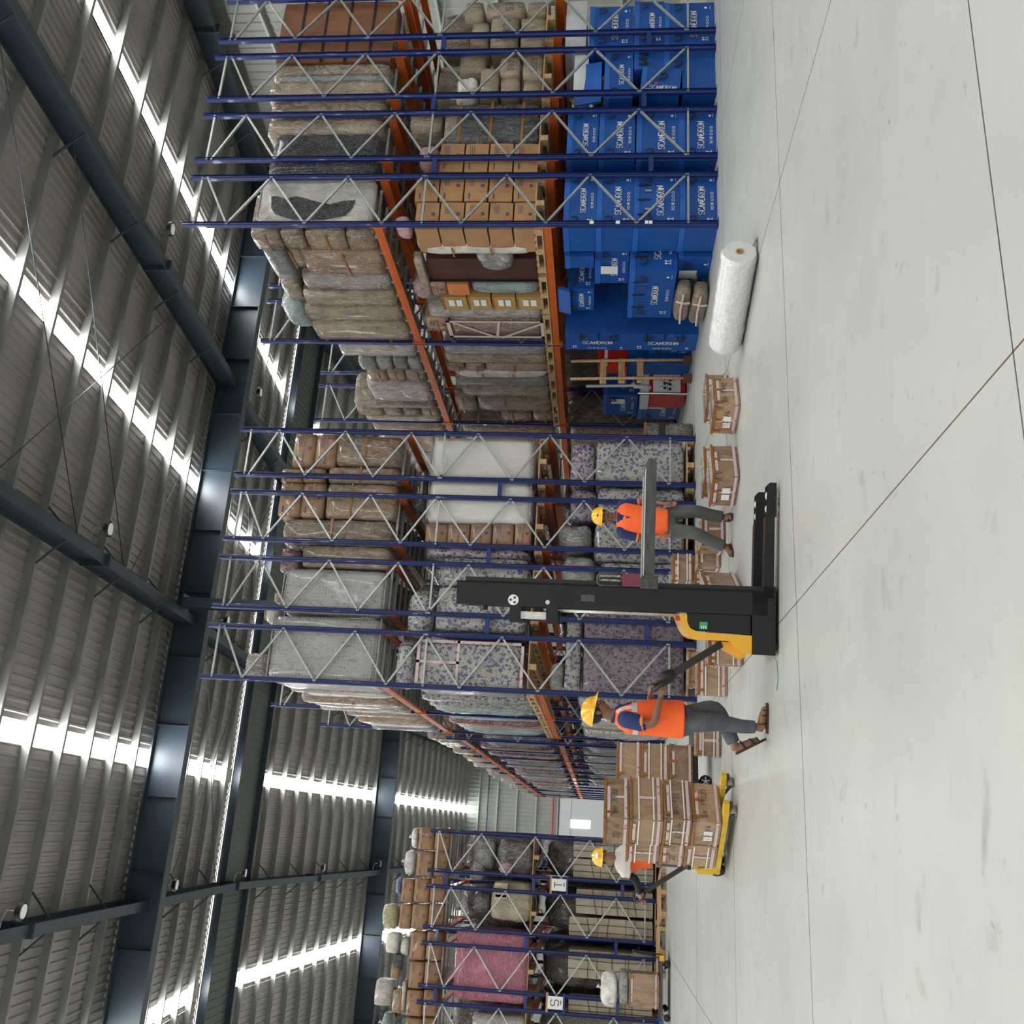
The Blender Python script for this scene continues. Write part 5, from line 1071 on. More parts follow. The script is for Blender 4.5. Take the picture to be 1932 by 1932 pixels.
# ---------------------------------------------------------------- yellow pallet jack with its load
JK=thing('pallet_jack','yellow hand pallet jack carrying a wrapped stack of cartons','pallet jack',(.51,11.14,0),R(-54.7))
for s in (-1,1):
    y=s*.19
    P=[(-1.10,-.08),(-.02,-.08),(.10,-.055),(.14,-.03),(.14,.03),(.10,.055),(-.02,.08),(-1.10,.08)]
    MB().prism([V((a,y+b,0)) for a,b in P],(0,0,.095),(0,0,.15)).build('fork','jack_yellow',JK)
    mb=MB().tube([(0.0,y-.045,.045),(0.0,y+.045,.045)],.045,16); mb.build('load_roller','wheel_grey',JK,True)
    MB().bar((0,y-.055,.045),(-.14,y-.055,.10),.018,.03).build('roller_link','worn_grey',JK); MB().bar((0,y+.055,.045),(-.14,y+.055,.10),.018,.03).build('roller_link','worn_grey',JK)
    MB().tube([(.10,y-.03,.075),(.10,y+.03,.075)],.02,10).build('entry_roller','worn_grey',JK,True)
MB().prism([V((-1.10,0,.095)),V((-1.10,0,.36)),V((-1.14,0,.40)),V((-1.22,0,.34)),V((-1.24,0,.095))],(0,-.16,0),(0,.16,0)).build('head_plate','jack_yellow',JK)
for s in (-1,1): MB().prism([V((-1.05,0,.15)),V((-1.10,0,.34)),V((-1.20,0,.34)),V((-1.20,0,.15))],(0,s*.20-.01,0),(0,s*.20+.01,0)).build('head_gusset','jack_yellow',JK)
MB().tube([(-1.30,0,.12),(-1.30,0,.44)],[.06,.045],12).build('pump_cylinder','black_plastic',JK,True)
for s in (-1,1): MB().tube([(-1.30,s*.04,.09),(-1.30,s*.10,.09)],.09,20).build('steer_wheel','rubber',JK,True)
MB().tube([(-1.33,-.06,.42),(-1.33,.06,.42)],.03,10).build('pivot_pin','black_steel',JK,True); MB().bar((-1.3,-.02,.3),(-1.42,-.02,.25),.05,.04).build('release_pedal','black_steel',JK)
h0=V((-1.33,0,.42)); h1=V((-2.0,.03,.90))
MB().bar(h0,h1,.045,.035).build('handle_shaft','black_plastic',JK)
hh=(h1-h0).normalized(); mb=MB(); mb.tube([h1,h1+hh*.06+V((0,-.08,0)),h1+hh*.17+V((0,-.09,.02)),h1+hh*.20+V((0,0,.03)),h1+hh*.17+V((0,.09,.02)),h1+hh*.06+V((0,.08,0)),h1],.014,8); mb.build('handle_loop','black_plastic',JK,True)
MB().tube([h1+hh*.09+V((0,-.05,.0)),h1+hh*.12+V((0,.0,.05)),h1+hh*.09+V((0,.05,0))],.006,6).build('release_lever','chrome',JK,True)
def onjack(u0,u1,n0,n1,z0,z1,lab,da=0,**kw):
    a=R(-54.7); cu=(u0+u1)/2; cn=(n0+n1)/2; x=.51+cu*math.cos(a)-cn*math.sin(a); y=11.14+cu*math.sin(a)+cn*math.cos(a)
    return fcarton((x,y),u1-u0,n1-n0,z1-z0,a+math.pi/2*0+R(da),lab,z=z0,grp='cartons stacked on the pallet jack',**kw)
def jcart(u0,u1,z0,z1,lab,da=0,n0=-.27,n1=.27,writing=None,strap=False,labels=0):
    a=R(-54.7)+math.pi/2   # width runs across the forks, so the written front faces the tips
    cu=(u0+u1)/2; cn=(n0+n1)/2; b=R(-54.7); x=.51+cu*math.cos(b)-cn*math.sin(b); y=11.14+cu*math.sin(b)+cn*math.cos(b)
    return fcarton((x,y),n1-n0,u1-u0,z1-z0,a+R(da),lab,z=z0,grp='cartons stacked on the pallet jack',strap=strap,writing=writing,labels=labels)
jcart(-.56,-.13,.152,.47,'taped carton at the bottom front of the pallet jack load',0,writing='BH 79223',labels=2)
jcart(-.57,-.12,.474,.79,'strapped carton in film second from the bottom, front of the pallet jack load',1.5,strap=True,writing='BH7922')
jcart(-.58,-.11,.796,1.17,'tall strapped carton third from the bottom, front of the pallet jack load',-2,n0=-.29,n1=.28,strap=True)
jcart(-.60,-.12,1.176,1.46,'taped carton with pen writing crowning the pallet jack load',1,n0=-.30,n1=.26,writing='BH 7922')
jcart(-1.0,-.58,.152,.52,'strapped carton in film at the bottom rear of the pallet jack load',-1,n0=-.26,n1=.20,strap=True)
jcart(-.99,-.60,.526,.80,'written taped carton in the middle rear of the pallet jack load',1,n0=-.26,n1=.20,writing='BH 7922')
jcart(-.98,-.61,.806,1.19,'strapped carton on top at the rear of the pallet jack load',0,n0=-.25,n1=.20,strap=True)
# low black trolley with three cartons behind the jack
LT=thing('flat_trolley','low black flat trolley with spoked wheels carrying three cartons, behind the pallet jack','trolley',(1.0,13.62,0),R(6))
MB().box(-.32,.50,-.32,.32,.19,.25).build('platform','black_plastic',LT)
for x in (-.24,.42):
    for y in (-.22,.22):
        t=MB().tube([(x,y-.02,.085),(x,y+.02,.085)],.085,20).build('wheel','rubber',LT,True); mb=MB()
        for k in range(5): a=k*1.256; mb.bar((x,y-.022,.085),(x+.06*math.cos(a),y-.022,.085+.06*math.sin(a)),.012,.004,(0,1,0))
        mb.build('spokes','fork_edge',t); MB().bar((x,y,.09),(x,y,.2),.04,.03).build('fork_bracket','black_steel',LT)
for z0,z1,lab,kw in ((.252,.57,'labelled taped carton at the bottom of the black trolley stack',dict(labels=2)),(.574,.95,'white-edged strapped carton in the middle of the black trolley stack',dict(strap=True)),(.954,1.285,'plain taped carton on top of the black trolley stack',{})):
    fcarton((.98,13.55),.50,.44,z1-z0,R(8),lab,z=z0,grp='cartons on the black trolley',**kw)
# platform trolley by the letter-signed racks
PT=thing('platform_trolley','grey platform trolley with tube handles and yellow corners by the letter-signed racks','trolley',(-2.78,20.95,0),0)
MB().box(-.62,.58,-.35,.35,.15,.20).build('platform','worn_grey',PT)
for x in (-.5,-.42,.36,.46):
    t=MB().tube([(x,-.33 if x in(-.5,.46) else .29,.065),(x,-.29 if x in(-.5,.46) else .33,.065)],.065,16).build('wheel','rubber',PT,True); MB().box(x-.02,x+.02,-.03,.03,.1,.16).build('fork_bracket','chrome',PT)
for x,s in ((.56,1),(-.60,-1)):
    MB().tube([(x,-.30,.2),(x+.03*s,-.30,.55),(x+.05*s,-.22,.72),(x+.05*s,.22,.72),(x+.03*s,.30,.55),(x,.30,.2)],.016,8).build('tube_handle','worn_grey',PT,True)
    for y in (-.33,.33): MB().box(x-.05,x+.05,y-.04,y+.04,.13,.22).build('corner_guard','yellow_paint' if s>0 else 'blue_plastic',PT)
fcarton((-2.84,20.95),.62,.5,.60,0,'film-wrapped taped carton standing on the platform trolley',z=.202,grp=None)
for (x0,x1,z0,z1,l) in ((-3.15,-2.50,.81,1.02,'lower silvery film bag on the platform trolley carton'),(-3.2,-2.55,1.02,1.36,'upper white film bag on the platform trolley carton')):
    load('clearbag' if z0<1 else 'whitebag',x0,x1,20.75,21.2,z0,z1,l,'bags on the platform trolley')
# ---------------------------------------------------------------- people
def fuse(mb,vox,name,smooth=6):
    me=mb.mesh('tmp_'+name); o=bpy.data.objects.new('tmp_'+name,me); col.objects.link(o)
    m_=o.modifiers.new('r','REMESH'); m_.mode='VOXEL'; m_.voxel_size=vox; m_.use_smooth_shade=True
    if smooth: s_=o.modifiers.new('s','SMOOTH'); s_.iterations=smooth; s_.factor=.5
    dg=bpy.context.evaluated_depsgraph_get(); dg.update(); me2=bpy.data.meshes.new_from_object(o.evaluated_get(dg)); me2.name=name
    bpy.data.objects.remove(o); bpy.data.meshes.remove(me)
    for p in me2.polygons: p.use_smooth=True
    return me2
def loft(mb,secs,s,f,n=20,e=2.3,tilt=None):
    rg_=[]
    for c,hw,hd in secs:
        c=V(c); r=[]
        for k in range(n):
            a=2*math.pi*k/n; ca,sa=math.cos(a),math.sin(a)
            r.append(c+s*(hw*math.copysign(abs(ca)**(2/e),ca))+f*(hd*math.copysign(abs(sa)**(2/e),sa)))
        rg_.append(r)
    return mb.rings(rg_)
def limb(mb,pts,n=14):
    """pts: (position, radius); extra points keep the taper smooth"""
    P=[V(p) for p,_ in pts]; Rr=[r for _,r in pts]; QP=[];QR=[]
    for i in range(len(P)-1):
        for k in range(4):
            t=k/4; p0=P[max(i-1,0)];p1=P[i];p2=P[i+1];p3=P[min(i+2,len(P)-1)]
            QP.append(.5*((2*p1)+(p2-p0)*t+(2*p0-5*p1+4*p2-p3)*t*t+(3*p1-p0-3*p2+p3)*t**3)); QR.append(Rr[i]*(1-t)+Rr[i+1]*t)
    QP.append(P[-1]); QR.append(Rr[-1]); return mb.tube(QP,QR,n)
def hand(mb,w,d,pn,curl=.5,thumb=1,spread=.0):
    w=V(w); d=V(d).normalized(); pn=V(pn); pn=(pn-d*pn.dot(d)).normalized(); sd=d.cross(pn)*thumb
    mb.tube([w-d*.02,w+d*.02,w+d*.06,w+d*.088],[.024,.026,.030,.026],12)
    mb.ell(w+d*.05,(.044,.017,.052),Matrix((sd,pn,d)).transposed(),14,10)
    for i,(off,ln) in enumerate(((.030,.88),(.010,1.0),(-.011,.94),(-.031,.75))):
        p=w+d*.085+sd*off; dd=(d+sd*off*spread).normalized(); a=curl*.5; pts=[p-dd*.02,p]
        for sl in (.042*ln,.027*ln,.022*ln):
            dd2=(d*math.cos(a)+pn*math.sin(a)+sd*off*spread).normalized(); p=p+dd2*sl; pts.append(p); a+=curl
        mb.tube(pts,[.0095,.0098,.0092,.0085,.0068],8)
    p=w+d*.022+sd*.026; q=(d*.75+sd*.62+pn*.25).normalized(); p1=p+q*.038; q2=(d*.9+sd*.25+pn*(.25+curl*.3)).normalized(); p2=p1+q2*.03; p3=p2+(q2+pn*.3*curl).normalized()*.024
    mb.tube([p-q*.012,p,p1,p2,p3],[.012,.0135,.0115,.0105,.008],8)
def head(mb,c,f,s,u,turn=0):
    mx=Matrix((s,f,u)).transposed()
    def P(x,y,z): return V(c)+s*x+f*y+u*z
    mb.ell(P(0,-.012,.03),(.077,.098,.090),mx); mb.ell(P(0,.018,-.03),(.062,.072,.078),mx); mb.ell(P(0,.045,-.078),(.036,.036,.032),mx)
    mb.tube([P(0,.082,.018),P(0,.100,-.010),P(0,.108,-.030),P(0,.088,-.042)],[.009,.013,.017,.010],8)
    for x in (-1,1):
        mb.ell(P(.014*x,.094,-.034),(.009,.009,.007),mx,8,6); mb.ell(P(.030*x,.078,.026),(.022,.012,.008),mx,10,6)
        mb.ell(P(.042*x,.055,-.02),(.022,.022,.022),mx,10,8); mb.ell(P(.080*x,-.008,-.012),(.009,.020,.031),mx,10,8); mb.ell(P(.083*x,-.016,.004),(.006,.015,.018),mx,8,6)
    mb.ell(P(0,.083,-.058),(.024,.010,.006),mx,10,6); mb.ell(P(0,.081,-.068),(.020,.010,.007),mx,10,6)
def headgear(root,c,f,s,u,mous=True,hcol='hair',tag_=True):
    mx=Matrix((s,f,u)).transposed(); c=V(c)
    def P(x,y,z): return c+s*x+f*y+u*z
    for x in (-1,1):
        e=MB().ell(P(.030*x,.080,.004),(.012,.009,.008),mx,10,8).build('eye','eye_white',root,True); MB().ell(P(.030*x,.088,.004),(.0055,.003,.0055),mx,8,6).build('iris','print_black',e,True)
        MB().tube([P(.014*x,.094,.020),P(.032*x,.092,.026),P(.050*x,.078,.020)],[.004,.005,.003],6).build('eyebrow','hair',root,True)
    if mous: MB().tube([P(-.026,.086,-.054),P(-.01,.097,-.047),P(.01,.097,-.047),P(.026,.086,-.054)],[.004,.0075,.0075,.004],6).build('moustache','hair',root,True)
    mb=MB(); mb.ell(P(0,-.022,.025),(.083,.100,.086),mx,20,14); mb.build('hair','hair',root,True)
    # helmet: ribbed dome, brim with a peak
    mb=MB(); rr_=[]
    for j in range(9):
        t=j/8*math.pi/2; r=[]
        for k in range(32):
            a=2*math.pi*k/32; rib=1+.02*(1 if abs(math.cos(a))<.22 else 0); r.append(P(math.cos(a)*.118*math.cos(t)*rib,math.sin(a)*.138*math.cos(t)*rib-.005,.040+.118*math.sin(t)))
        rr_.append(r)
    br=[[P(math.cos(a)*.126,math.sin(a)*(.150+.045*max(0,math.sin(a))**2)-.005,.030-.012*max(0,math.sin(a))) for a in [2*math.pi*k/32 for k in range(32)]],[P(math.cos(a)*.122,math.sin(a)*.142-.005,.046) for a in [2*math.pi*k/32 for k in range(32)]]]
    mb.rings(br+rr_,cap=False); mb.rings([[P(math.cos(a)*.112,math.sin(a)*.132-.005,.028) for a in [2*math.pi*k/32 for k in range(32)]],br[0]],cap=False)
    h=mb.build('safety_helmet','helmet_yellow',root,True)
    MB().ell(P(0,.130,.078),(.018,.006,.008),mx,8,6).build('helmet_print','print_black',h)
def foot(mb,heel,toe,an,w=.045):
    heel=V(heel);toe=V(toe);an=V(an)
    mb.tube([an,an.lerp(heel,.6)+V((0,0,.02)),heel+V((0,0,.03))],[.036,.036,.030],10); mb.tube([heel+V((0,0,.03)),heel.lerp(toe,.35)+V((0,0,.045)),heel.lerp(toe,.7)+V((0,0,.028)),toe+V((0,0,.018))],[.032,.040,.038,.024],10)
    d=(toe-heel); d.z=0; d.normalize(); s=V((-d.y,d.x,0))
    for i in range(5): b=toe-d*(.01+.006*abs(i-1))+s*(i-2)*.017+V((0,0,.014)); mb.tube([b-d*.02,b+d*.012,b+d*.024],[.010,.010,.006],6)
def sandal(root,heel,toe,nm='sandal'):
    heel=V(heel);toe=V(toe); ax=(toe-heel).normalized(); s=ax.cross(V((0,0,1))).normalized(); u=s.cross(ax); L_=(toe-heel).length
    P=[(-.03,-.03),(-.03,.03),(L_*.4,.034),(L_*.75,.046),(L_+.02,.036),(L_+.035,0),(L_+.02,-.036),(L_*.75,-.046),(L_*.4,-.034)]
    o=MB().prism([heel+ax*a+s*b for a,b in P],u*-.006,u*.014).build(nm,'sandal',root)
    for t in (.25,.62,.85):
        c=heel+ax*L_*t; hh=.075 if t<.5 else .058 if t<.7 else .042; MB().tube([c-s*.045+u*.01,c-s*.042+u*hh*.7,c+u*(hh+.008),c+s*.042+u*hh*.7,c+s*.045+u*.01],.010,6).build('sandal_strap','sandal',o,True)
def band_on(root,secs,s,f,path,w,off=1.03,name='reflective_band',mat='silver_band'):
    """ribbon over the vest: path = (height index 0..1 along secs, angle)"""
    pts=[]
    for t,a in path:
        x=t*(len(secs)-1); i=min(int(x),len(secs)-2); q=x-i; c=V(secs[i][0]).lerp(V(secs[i+1][0]),q); hw=secs[i][1]*(1-q)+secs[i+1][1]*q; hd=secs[i][2]*(1-q)+secs[i+1][2]*q
        ca,sa=math.cos(a),math.sin(a); e=2.3
        pts.append(c+s*(hw*off*math.copysign(abs(ca)**(2/e),ca))+f*(hd*off*math.copysign(abs(sa)**(2/e),sa)))
    mb=MB()
    cen=V(secs[len(secs)//2][0]); vs=[];fs=[]
    for i,p in enumerate(pts):
        d=(pts[min(i+1,len(pts)-1)]-pts[max(i-1,0)]).normalized(); n=(p-cen); n.z*=.2; n.normalize(); sd=d.cross(n).normalized()*w/2; vs+=[p+sd,p-sd,p-sd-n*.012,p+sd-n*.012]
    m=len(pts)
    for i in range(m-1):
        for k in range(4): fs.append((4*i+k,4*i+(k+1)%4,4*i+4+(k+1)%4,4*i+4+k))
    mb.add(vs,fs); return mb.build(name,mat,root)
Zv=V((0,0,1))
def subdiv(path,n=8):
    out=[]
    for (a,b),(c,d) in zip(path,path[1:]):
        for k in range(n): t=k/n; out.append((a+(c-a)*t,b+(d-b)*t))
    return out+[path[-1]]
# ---- worker standing behind the truck
loc=V((3.6,11.08,0)); W1=thing('person','person in an orange vest and yellow helmet standing behind the raised forks','person',loc)
L_=lambda x,y,z: V((x,y,z))-loc
f=V((-.25,-.97,0)).normalized(); s=V((f.y,-f.x,0))*-1  # s: image-left
s=V((-f.y,f.x,0)); 
hc=L_(3.765,11.06,1.56); tor=[(L_(3.71,11.1,.80),.150,.105),(L_(3.715,11.1,.92),.160,.115),(L_(3.73,11.1,1.06),.155,.115),(L_(3.745,11.1,1.20),.175,.115),(L_(3.75,11.1,1.30),.185,.105),(L_(3.755,11.1,1.36),.155,.085),(L_(3.76,11.09,1.405),.075,.06)]
legs=[[(L_(3.80,11.1,.84),.085),(L_(3.85,11.08,.62),.070),(L_(3.86,11.05,.44),.055),(L_(3.83,11.09,.25),.048),(L_(3.81,11.1,.09),.036)],[(L_(3.63,11.1,.84),.085),(L_(3.60,11.06,.62),.070),(L_(3.555,11.0,.44),.055),(L_(3.48,11.05,.25),.048),(L_(3.43,11.08,.09),.036)]]
arms=[[(L_(3.93,11.1,1.335),.052),(L_(3.965,11.12,1.18),.046),(L_(3.985,11.13,1.03),.038),(L_(3.96,11.05,.92),.032),(L_(3.93,10.99,.83),.024)],[(L_(3.575,11.1,1.33),.052),(L_(3.54,11.12,1.18),.046),(L_(3.515,11.13,1.03),.038),(L_(3.50,11.04,.94),.032),(L_(3.495,10.95,.86),.024)]]
mb=MB(); loft(mb,tor,s,f); head(mb,hc,f,s,Zv); mb.tube([L_(3.76,11.09,1.36),hc-Zv*.07],[.056,.050],14)
for l in legs+arms: limb(mb,l)
hand(mb,arms[0][-1][0],V((-.12,-.15,-1)),V((.3,-1,0)),.35,1); hand(mb,arms[1][-1][0],V((.05,-.25,-1)),V((.6,-.8,0)),.75,-1)
foot(mb,L_(3.81,11.14,.01),L_(3.765,10.93,.01),legs[0][-1][0]); foot(mb,L_(3.44,11.12,.01),L_(3.30,10.94,.01),legs[1][-1][0])
link('body',fuse(mb,.0065,'body',3),'skin',W1)
headgear(W1,hc,f,s,Zv)
sandal(W1,L_(3.815,11.15,.006),L_(3.76,10.92,.006)); sandal(W1,L_(3.445,11.13,.006),L_(3.29,10.93,.006))
mb=MB(); loft(mb,[(L_(3.71,11.1,.68),.10,.085),(L_(3.71,11.1,.76),.160,.115),(L_(3.715,11.1,.90),.165,.12),(L_(3.72,11.1,.96),.155,.115)],s,f)
for l in legs: limb(mb,[(l[0][0],.098),(l[1][0],.092),(l[2][0],.080),(l[3][0],.078),(l[4][0]+V((0,0,.015)),.076)])
link('trousers',fuse(mb,.010,'trousers',6),'grey_trouser',W1)
vest=[(L_(3.70,11.1,.775),.192,.135),(L_(3.71,11.1,.90),.188,.140),(L_(3.73,11.1,1.06),.182,.138),(L_(3.745,11.1,1.20),.195,.135),(L_(3.75,11.1,1.30),.205,.125),(L_(3.755,11.1,1.365),.170,.10),(L_(3.76,11.09,1.405),.095,.075)]
mb=MB(); loft(mb,vest,s,f); vo=link('safety_vest',fuse(mb,.011,'safety_vest',4),'vest_orange',W1)
mb=MB(); a=L_(3.76,11.09,1.40); mb.prism([a+f*.085+s*.05+Zv*.0,a+f*.135-Zv*.17,a+f*.085-s*.05],(0,0,0),tuple(f*-.05)); mb.build('collar_opening','navy_cloth',vo)
mb=MB(); mb.tube([a+s*.075+f*.0+Zv*.01,a+s*.05+f*.075-Zv*.02,a+f*.10-Zv*.05,a-s*.05+f*.075-Zv*.02,a-s*.075+Zv*.01,a-s*.04-f*.06+Zv*.02,a+s*.04-f*.06+Zv*.02,a+s*.075+Zv*.01],.014,8); mb.build('shirt_collar','navy_cloth',W1,True)
for i,l in enumerate(arms):
    mb=MB(); p2=l[1][0].lerp(l[2][0],.25); limb(mb,[(l[0][0]+(V((-.04 if i==0 else .04,0,.0))),.065),(l[0][0],.070),(l[1][0],.064),(p2,.062)]); sl=link('shirt_sleeve',fuse(mb,.010,'shirt_sleeve',3),'navy_cloth',W1)
    d=(p2-l[1][0]).normalized(); MB().tube([p2-d*.012,p2+d*.012],[.0645,.0645],16).build('sleeve_cuff','cuff_orange',sl)
# ---- worker steering the stacker
loc=V((1.08,9.0,0)); W2=thing('person','person in an orange vest walking in profile, both hands on the black truck\'s tiller','person',loc)
f=V((.985,-.17,0)).normalized(); s=V((-f.y,f.x,0))
hc=L_(1.115,9.0,1.565); tor=[(L_(1.06,9.02,.80),.150,.115),(L_(1.07,9.02,.92),.155,.135),(L_(1.08,9.02,1.05),.155,.150),(L_(1.07,9.01,1.20),.175,.130),(L_(1.06,9.01,1.30),.180,.110),(L_(1.07,9.0,1.36),.15,.085),(L_(1.085,9.0,1.41),.07,.06)]
nl=[(L_(1.05,8.96,.80),.07),(L_(1.05,8.92,.62),.078),(L_(1.055,8.93,.43),.058),(L_(1.035,8.94,.25),.050),(L_(1.035,8.94,.095),.036)]
fl_=[(L_(1.09,9.09,.80),.07),(L_(1.16,9.11,.62),.078),(L_(1.195,9.10,.46),.058),(L_(1.04,9.10,.36),.050),(L_(.875,9.09,.285),.036)]
ra=[(L_(1.03,8.83,1.30),.054),(L_(1.00,8.79,1.17),.050),(L_(1.005,8.76,1.06),.040),(L_(1.13,8.75,1.02),.034),(L_(1.235,8.77,.99),.025)]
la=[(L_(1.09,9.18,1.30),.054),(L_(1.13,9.18,1.17),.050),(L_(1.17,9.15,1.08),.040),(L_(1.24,9.04,1.07),.034),(L_(1.30,8.95,1.075),.025)]
mb=MB(); loft(mb,tor,s,f); hu=(Zv+f*-.02).normalized(); hf=(f+Zv*-.12).normalized(); hu=s.cross(hf).normalized()*-1 if s.cross(hf).z<0 else s.cross(hf).normalized()
head(mb,hc,hf,s,hu); mb.tube([L_(1.08,9.0,1.36),hc-Zv*.07-f*.01],[.060,.054],14)
for l in (nl,fl_,ra,la): limb(mb,l)
hand(mb,ra[-1][0],V((1,.10,-.12)),V((0,.25,-1)),.42,-1,8); hand(mb,la[-1][0],V((1,-.35,-.25)),V((0,-.2,-1)),.6,1,6)
foot(mb,L_(1.02,8.94,.012),L_(1.215,8.90,.012),nl[-1][0]); foot(mb,L_(.825,9.09,.25),L_(.935,9.08,.06),fl_[-1][0])
link('body',fuse(mb,.0065,'body',3),'skin',W2)
headgear(W2,hc,hf,s,hu)
sandal(W2,L_(1.01,8.94,.006),L_(1.22,8.90,.006)); sandal(W2,L_(.808,9.09,.245),L_(.925,9.08,.03))
mb=MB(); loft(mb,[(L_(1.06,9.02,.70),.13,.12),(L_(1.06,9.02,.78),.172,.148),(L_(1.07,9.02,.90),.166,.150),(L_(1.07,9.02,.94),.155,.142)],s,f)
limb(mb,[(nl[0][0],.100),(nl[0][0].lerp(nl[1][0],.45)+V((0,.02,0)),.100),(nl[1][0],.094),(nl[2][0],.078),(nl[3][0],.066),(nl[4][0]+V((0,0,.02)),.058)]); limb(mb,[(fl_[0][0],.100),(fl_[0][0].lerp(fl_[1][0],.45),.100),(fl_[1][0],.094),(fl_[2][0],.080),(fl_[3][0],.070),(fl_[4][0]+V((.02,0,.01)),.064)])
link('jeans',fuse(mb,.010,'jeans',5),'jeans',W2)
vest=[(L_(1.08,9.02,.765),.192,.178),(L_(1.08,9.02,.88),.186,.176),(L_(1.085,9.02,1.03),.176,.172),(L_(1.075,9.01,1.18),.190,.158),(L_(1.06,9.01,1.28),.195,.135),(L_(1.065,9.0,1.35),.165,.105),(L_(1.08,9.0,1.40),.09,.075)]
mb=MB(); loft(mb,[(L_(1.08,9.02,.745),.155,.145),(L_(1.08,9.02,.80),.158,.150)],s,f); link('shirt_hem',fuse(mb,.011,'shirt_hem',2),'navy_cloth',W2)
mb=MB(); loft(mb,vest,s,f); vo=link('safety_vest',fuse(mb,.011,'safety_vest',4),'vest_orange',W2)
hp=math.pi/2
band_on(vo,vest,s,f,subdiv([(.95,2.75),(.86,2.35),(.74,2.22),(.60,2.35)]),.036,1.04)
band_on(vo,vest,s,f,subdiv([(.575,1.95),(.575,2.75)],8),.05,1.035); band_on(vo,vest,s,f,subdiv([(.55,3.7),(.55,4.5)],8),.05,1.035)
band_on(vo,vest,s,f,subdiv([(.95,.6),(.86,.9),(.70,1.0)],6),.036,1.04)
a=L_(1.085,9.0,1.405); mb=MB(); mb.prism([a+f*.07+s*.05,a+f*.135-Zv*.16,a+f*.07-s*.05],(0,0,0),tuple(f*-.05)); mb.build('collar_opening','navy_cloth',vo)
mb=MB(); mb.tube([a+s*.075+Zv*.0,a+s*.05+f*.07-Zv*.03,a+f*.095-Zv*.06,a-s*.05+f*.07-Zv*.03,a-s*.075+Zv*.0,a-s*.04-f*.06+Zv*.02,a+s*.04-f*.06+Zv*.02,a+s*.075],.015,8); mb.build('shirt_collar','navy_cloth',W2,True)
for i,l in enumerate((ra,la)):
    mb=MB(); p2=l[1][0].lerp(l[2][0],.15); limb(mb,[(l[0][0]+V((0,.04 if i==0 else -.04,0)),.072),(l[0][0]+V((0,-.01 if i==0 else .01,.0)),.080),(l[1][0],.075),(p2,.070)]); sl=link('shirt_sleeve',fuse(mb,.010,'shirt_sleeve',3),'navy_cloth',W2)
    d=(p2-l[1][0]).normalized(); MB().tube([p2-d*.012,p2+d*.014],[.0725,.072],16).build('sleeve_cuff','cuff_orange',sl)
MB().tube([L_(1.03,8.905,1.53),L_(1.035,8.915,1.50),L_(1.02,8.925,1.48)],.006,6).build('earphone','white_paper',W2)
# ---- worker pulling the pallet jack, mostly hidden by its load
loc=V((-.20,12.8,0)); W3=thing('person','person in a yellow helmet with white shoulder cloth behind the pallet jack load','person',loc)
f=V((.10,-.995,0)).normalized(); s=V((-f.y,f.x,0))
hc=L_(-.25,12.68,1.435); tor=[(L_(-.13,12.88,.72),.145,.11),(L_(-.15,12.88,.86),.150,.12),(L_(-.20,12.86,1.0),.16,.12),(L_(-.24,12.82,1.12),.175,.115),(L_(-.26,12.78,1.20),.17,.10),(L_(-.26,12.74,1.27),.085,.07)]
lg=[[(L_(-.22,12.9,.75),.085),(L_(-.24,12.92,.45),.06),(L_(-.25,12.98,.09),.036)],[(L_(-.06,12.9,.75),.085),(L_(-.03,12.88,.45),.06),(L_(.0,12.95,.09),.036)]]
ar=[(L_(-.40,12.80,1.18),.052),(L_(-.46,12.80,1.10),.046),(L_(-.50,12.80,1.03),.040),(L_(-.60,12.84,.99),.033),(L_(-.66,12.86,.965),.024)]
al=[(L_(-.10,12.8,1.17),.052),(L_(-.02,12.78,1.03),.044),(L_(.02,12.75,.9),.038),(L_(-.04,12.66,.88),.032),(L_(-.10,12.60,.88),.024)]
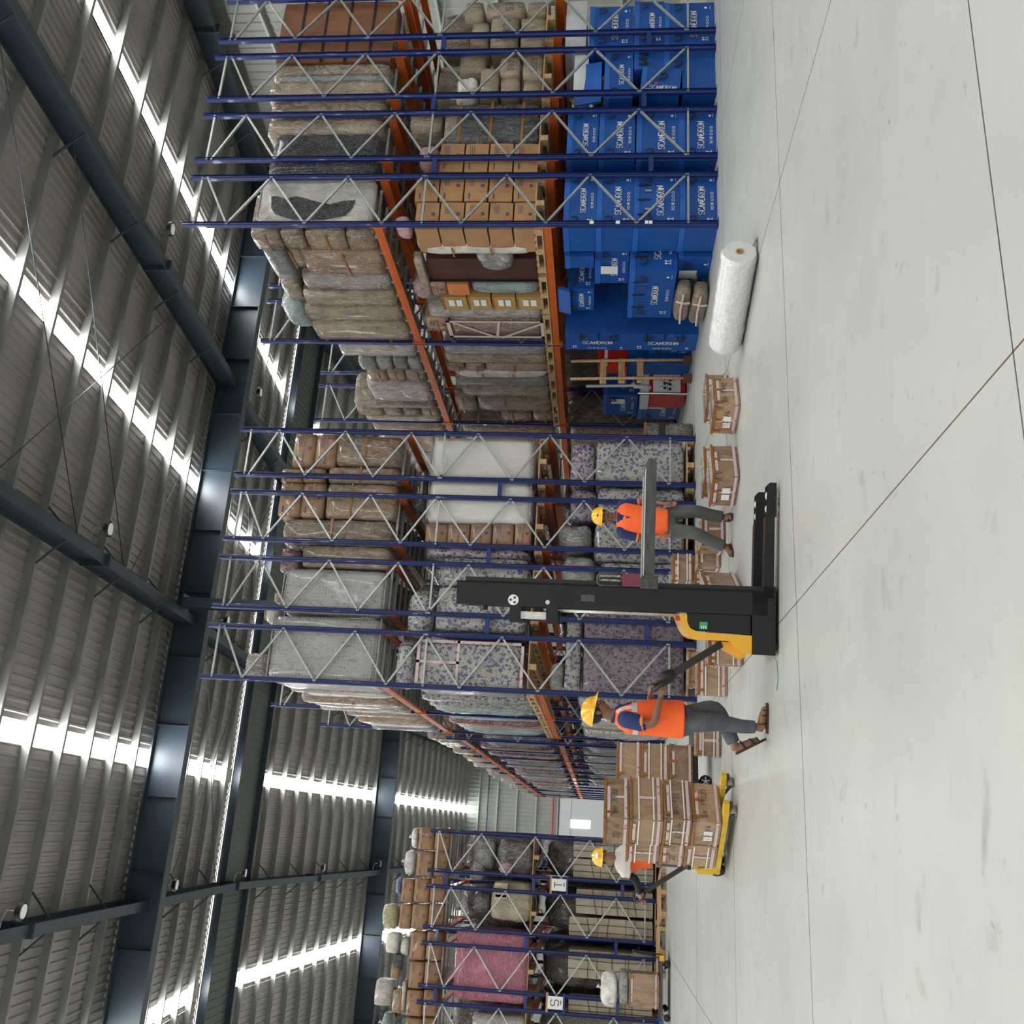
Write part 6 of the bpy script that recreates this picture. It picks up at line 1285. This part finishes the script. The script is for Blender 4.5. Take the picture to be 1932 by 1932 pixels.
mb=MB(); loft(mb,tor,s,f); head(mb,hc,f,s,Zv); mb.tube([L_(-.26,12.76,1.22),hc-Zv*.07],[.055,.050],14)
for l in lg+[ar,al]: limb(mb,l)
hand(mb,ar[-1][0],V((-1,.2,-.15)),V((0,.2,-1)),.7,1,4); hand(mb,al[-1][0],V((-1,-.3,0)),V((0,.3,-1)),.5,-1)
for l,x in zip(lg,(-.26,.02)): foot(mb,l[-1][0]+V((0,.04,-.08)),l[-1][0]+V((0,-.17,-.08)),l[-1][0])
link('body',fuse(mb,.0065,'body',3),'skin_light',W3); headgear(W3,hc,f,s,Zv,mous=False)
MB().quad(hc+f*.142+Zv*.075-s*.03,s*.06,Zv*.035-f*.02).build('helmet_sticker','white_paper',W3)
for l in lg: sandal(W3,l[-1][0]+V((0,.05,-.085)),l[-1][0]+V((0,-.18,-.085)))
mb=MB(); loft(mb,[(L_(-.13,12.88,.66),.13,.11),(L_(-.15,12.88,.86),.158,.125)],s,f)
for l in lg: limb(mb,[(l[0][0],.10),(l[1][0],.085),(l[2][0]+V((0,0,.02)),.075)])
link('trousers',fuse(mb,.011,'trousers',5),'grey_trouser',W3)
vest=[(L_(-.16,12.88,.83),.19,.15),(L_(-.18,12.87,.95),.185,.145),(L_(-.23,12.84,1.08),.19,.14),(L_(-.26,12.80,1.18),.18,.12),(L_(-.26,12.78,1.22),.13,.09)]
mb=MB(); loft(mb,vest,s,f); link('safety_vest',fuse(mb,.011,'safety_vest',4),'vest_orange',W3)
mb=MB(); loft(mb,[(L_(-.27,12.78,1.10),.21,.15),(L_(-.27,12.77,1.18),.205,.145),(L_(-.27,12.76,1.26),.15,.11),(L_(-.26,12.75,1.30),.09,.08)],s,f); limb(mb,[(L_(-.34,12.78,1.2),.09),(L_(-.44,12.79,1.13),.085)]); link('shoulder_cloth',fuse(mb,.012,'shoulder_cloth',2),'white_cloth',W3)
mb=MB(); limb(mb,[(ar[1][0],.056),(ar[2][0],.050),(ar[3][0],.042),(ar[4][0],.031)]); link('black_sleeve',fuse(mb,.009,'black_sleeve',3),'dark_sleeve',W3)
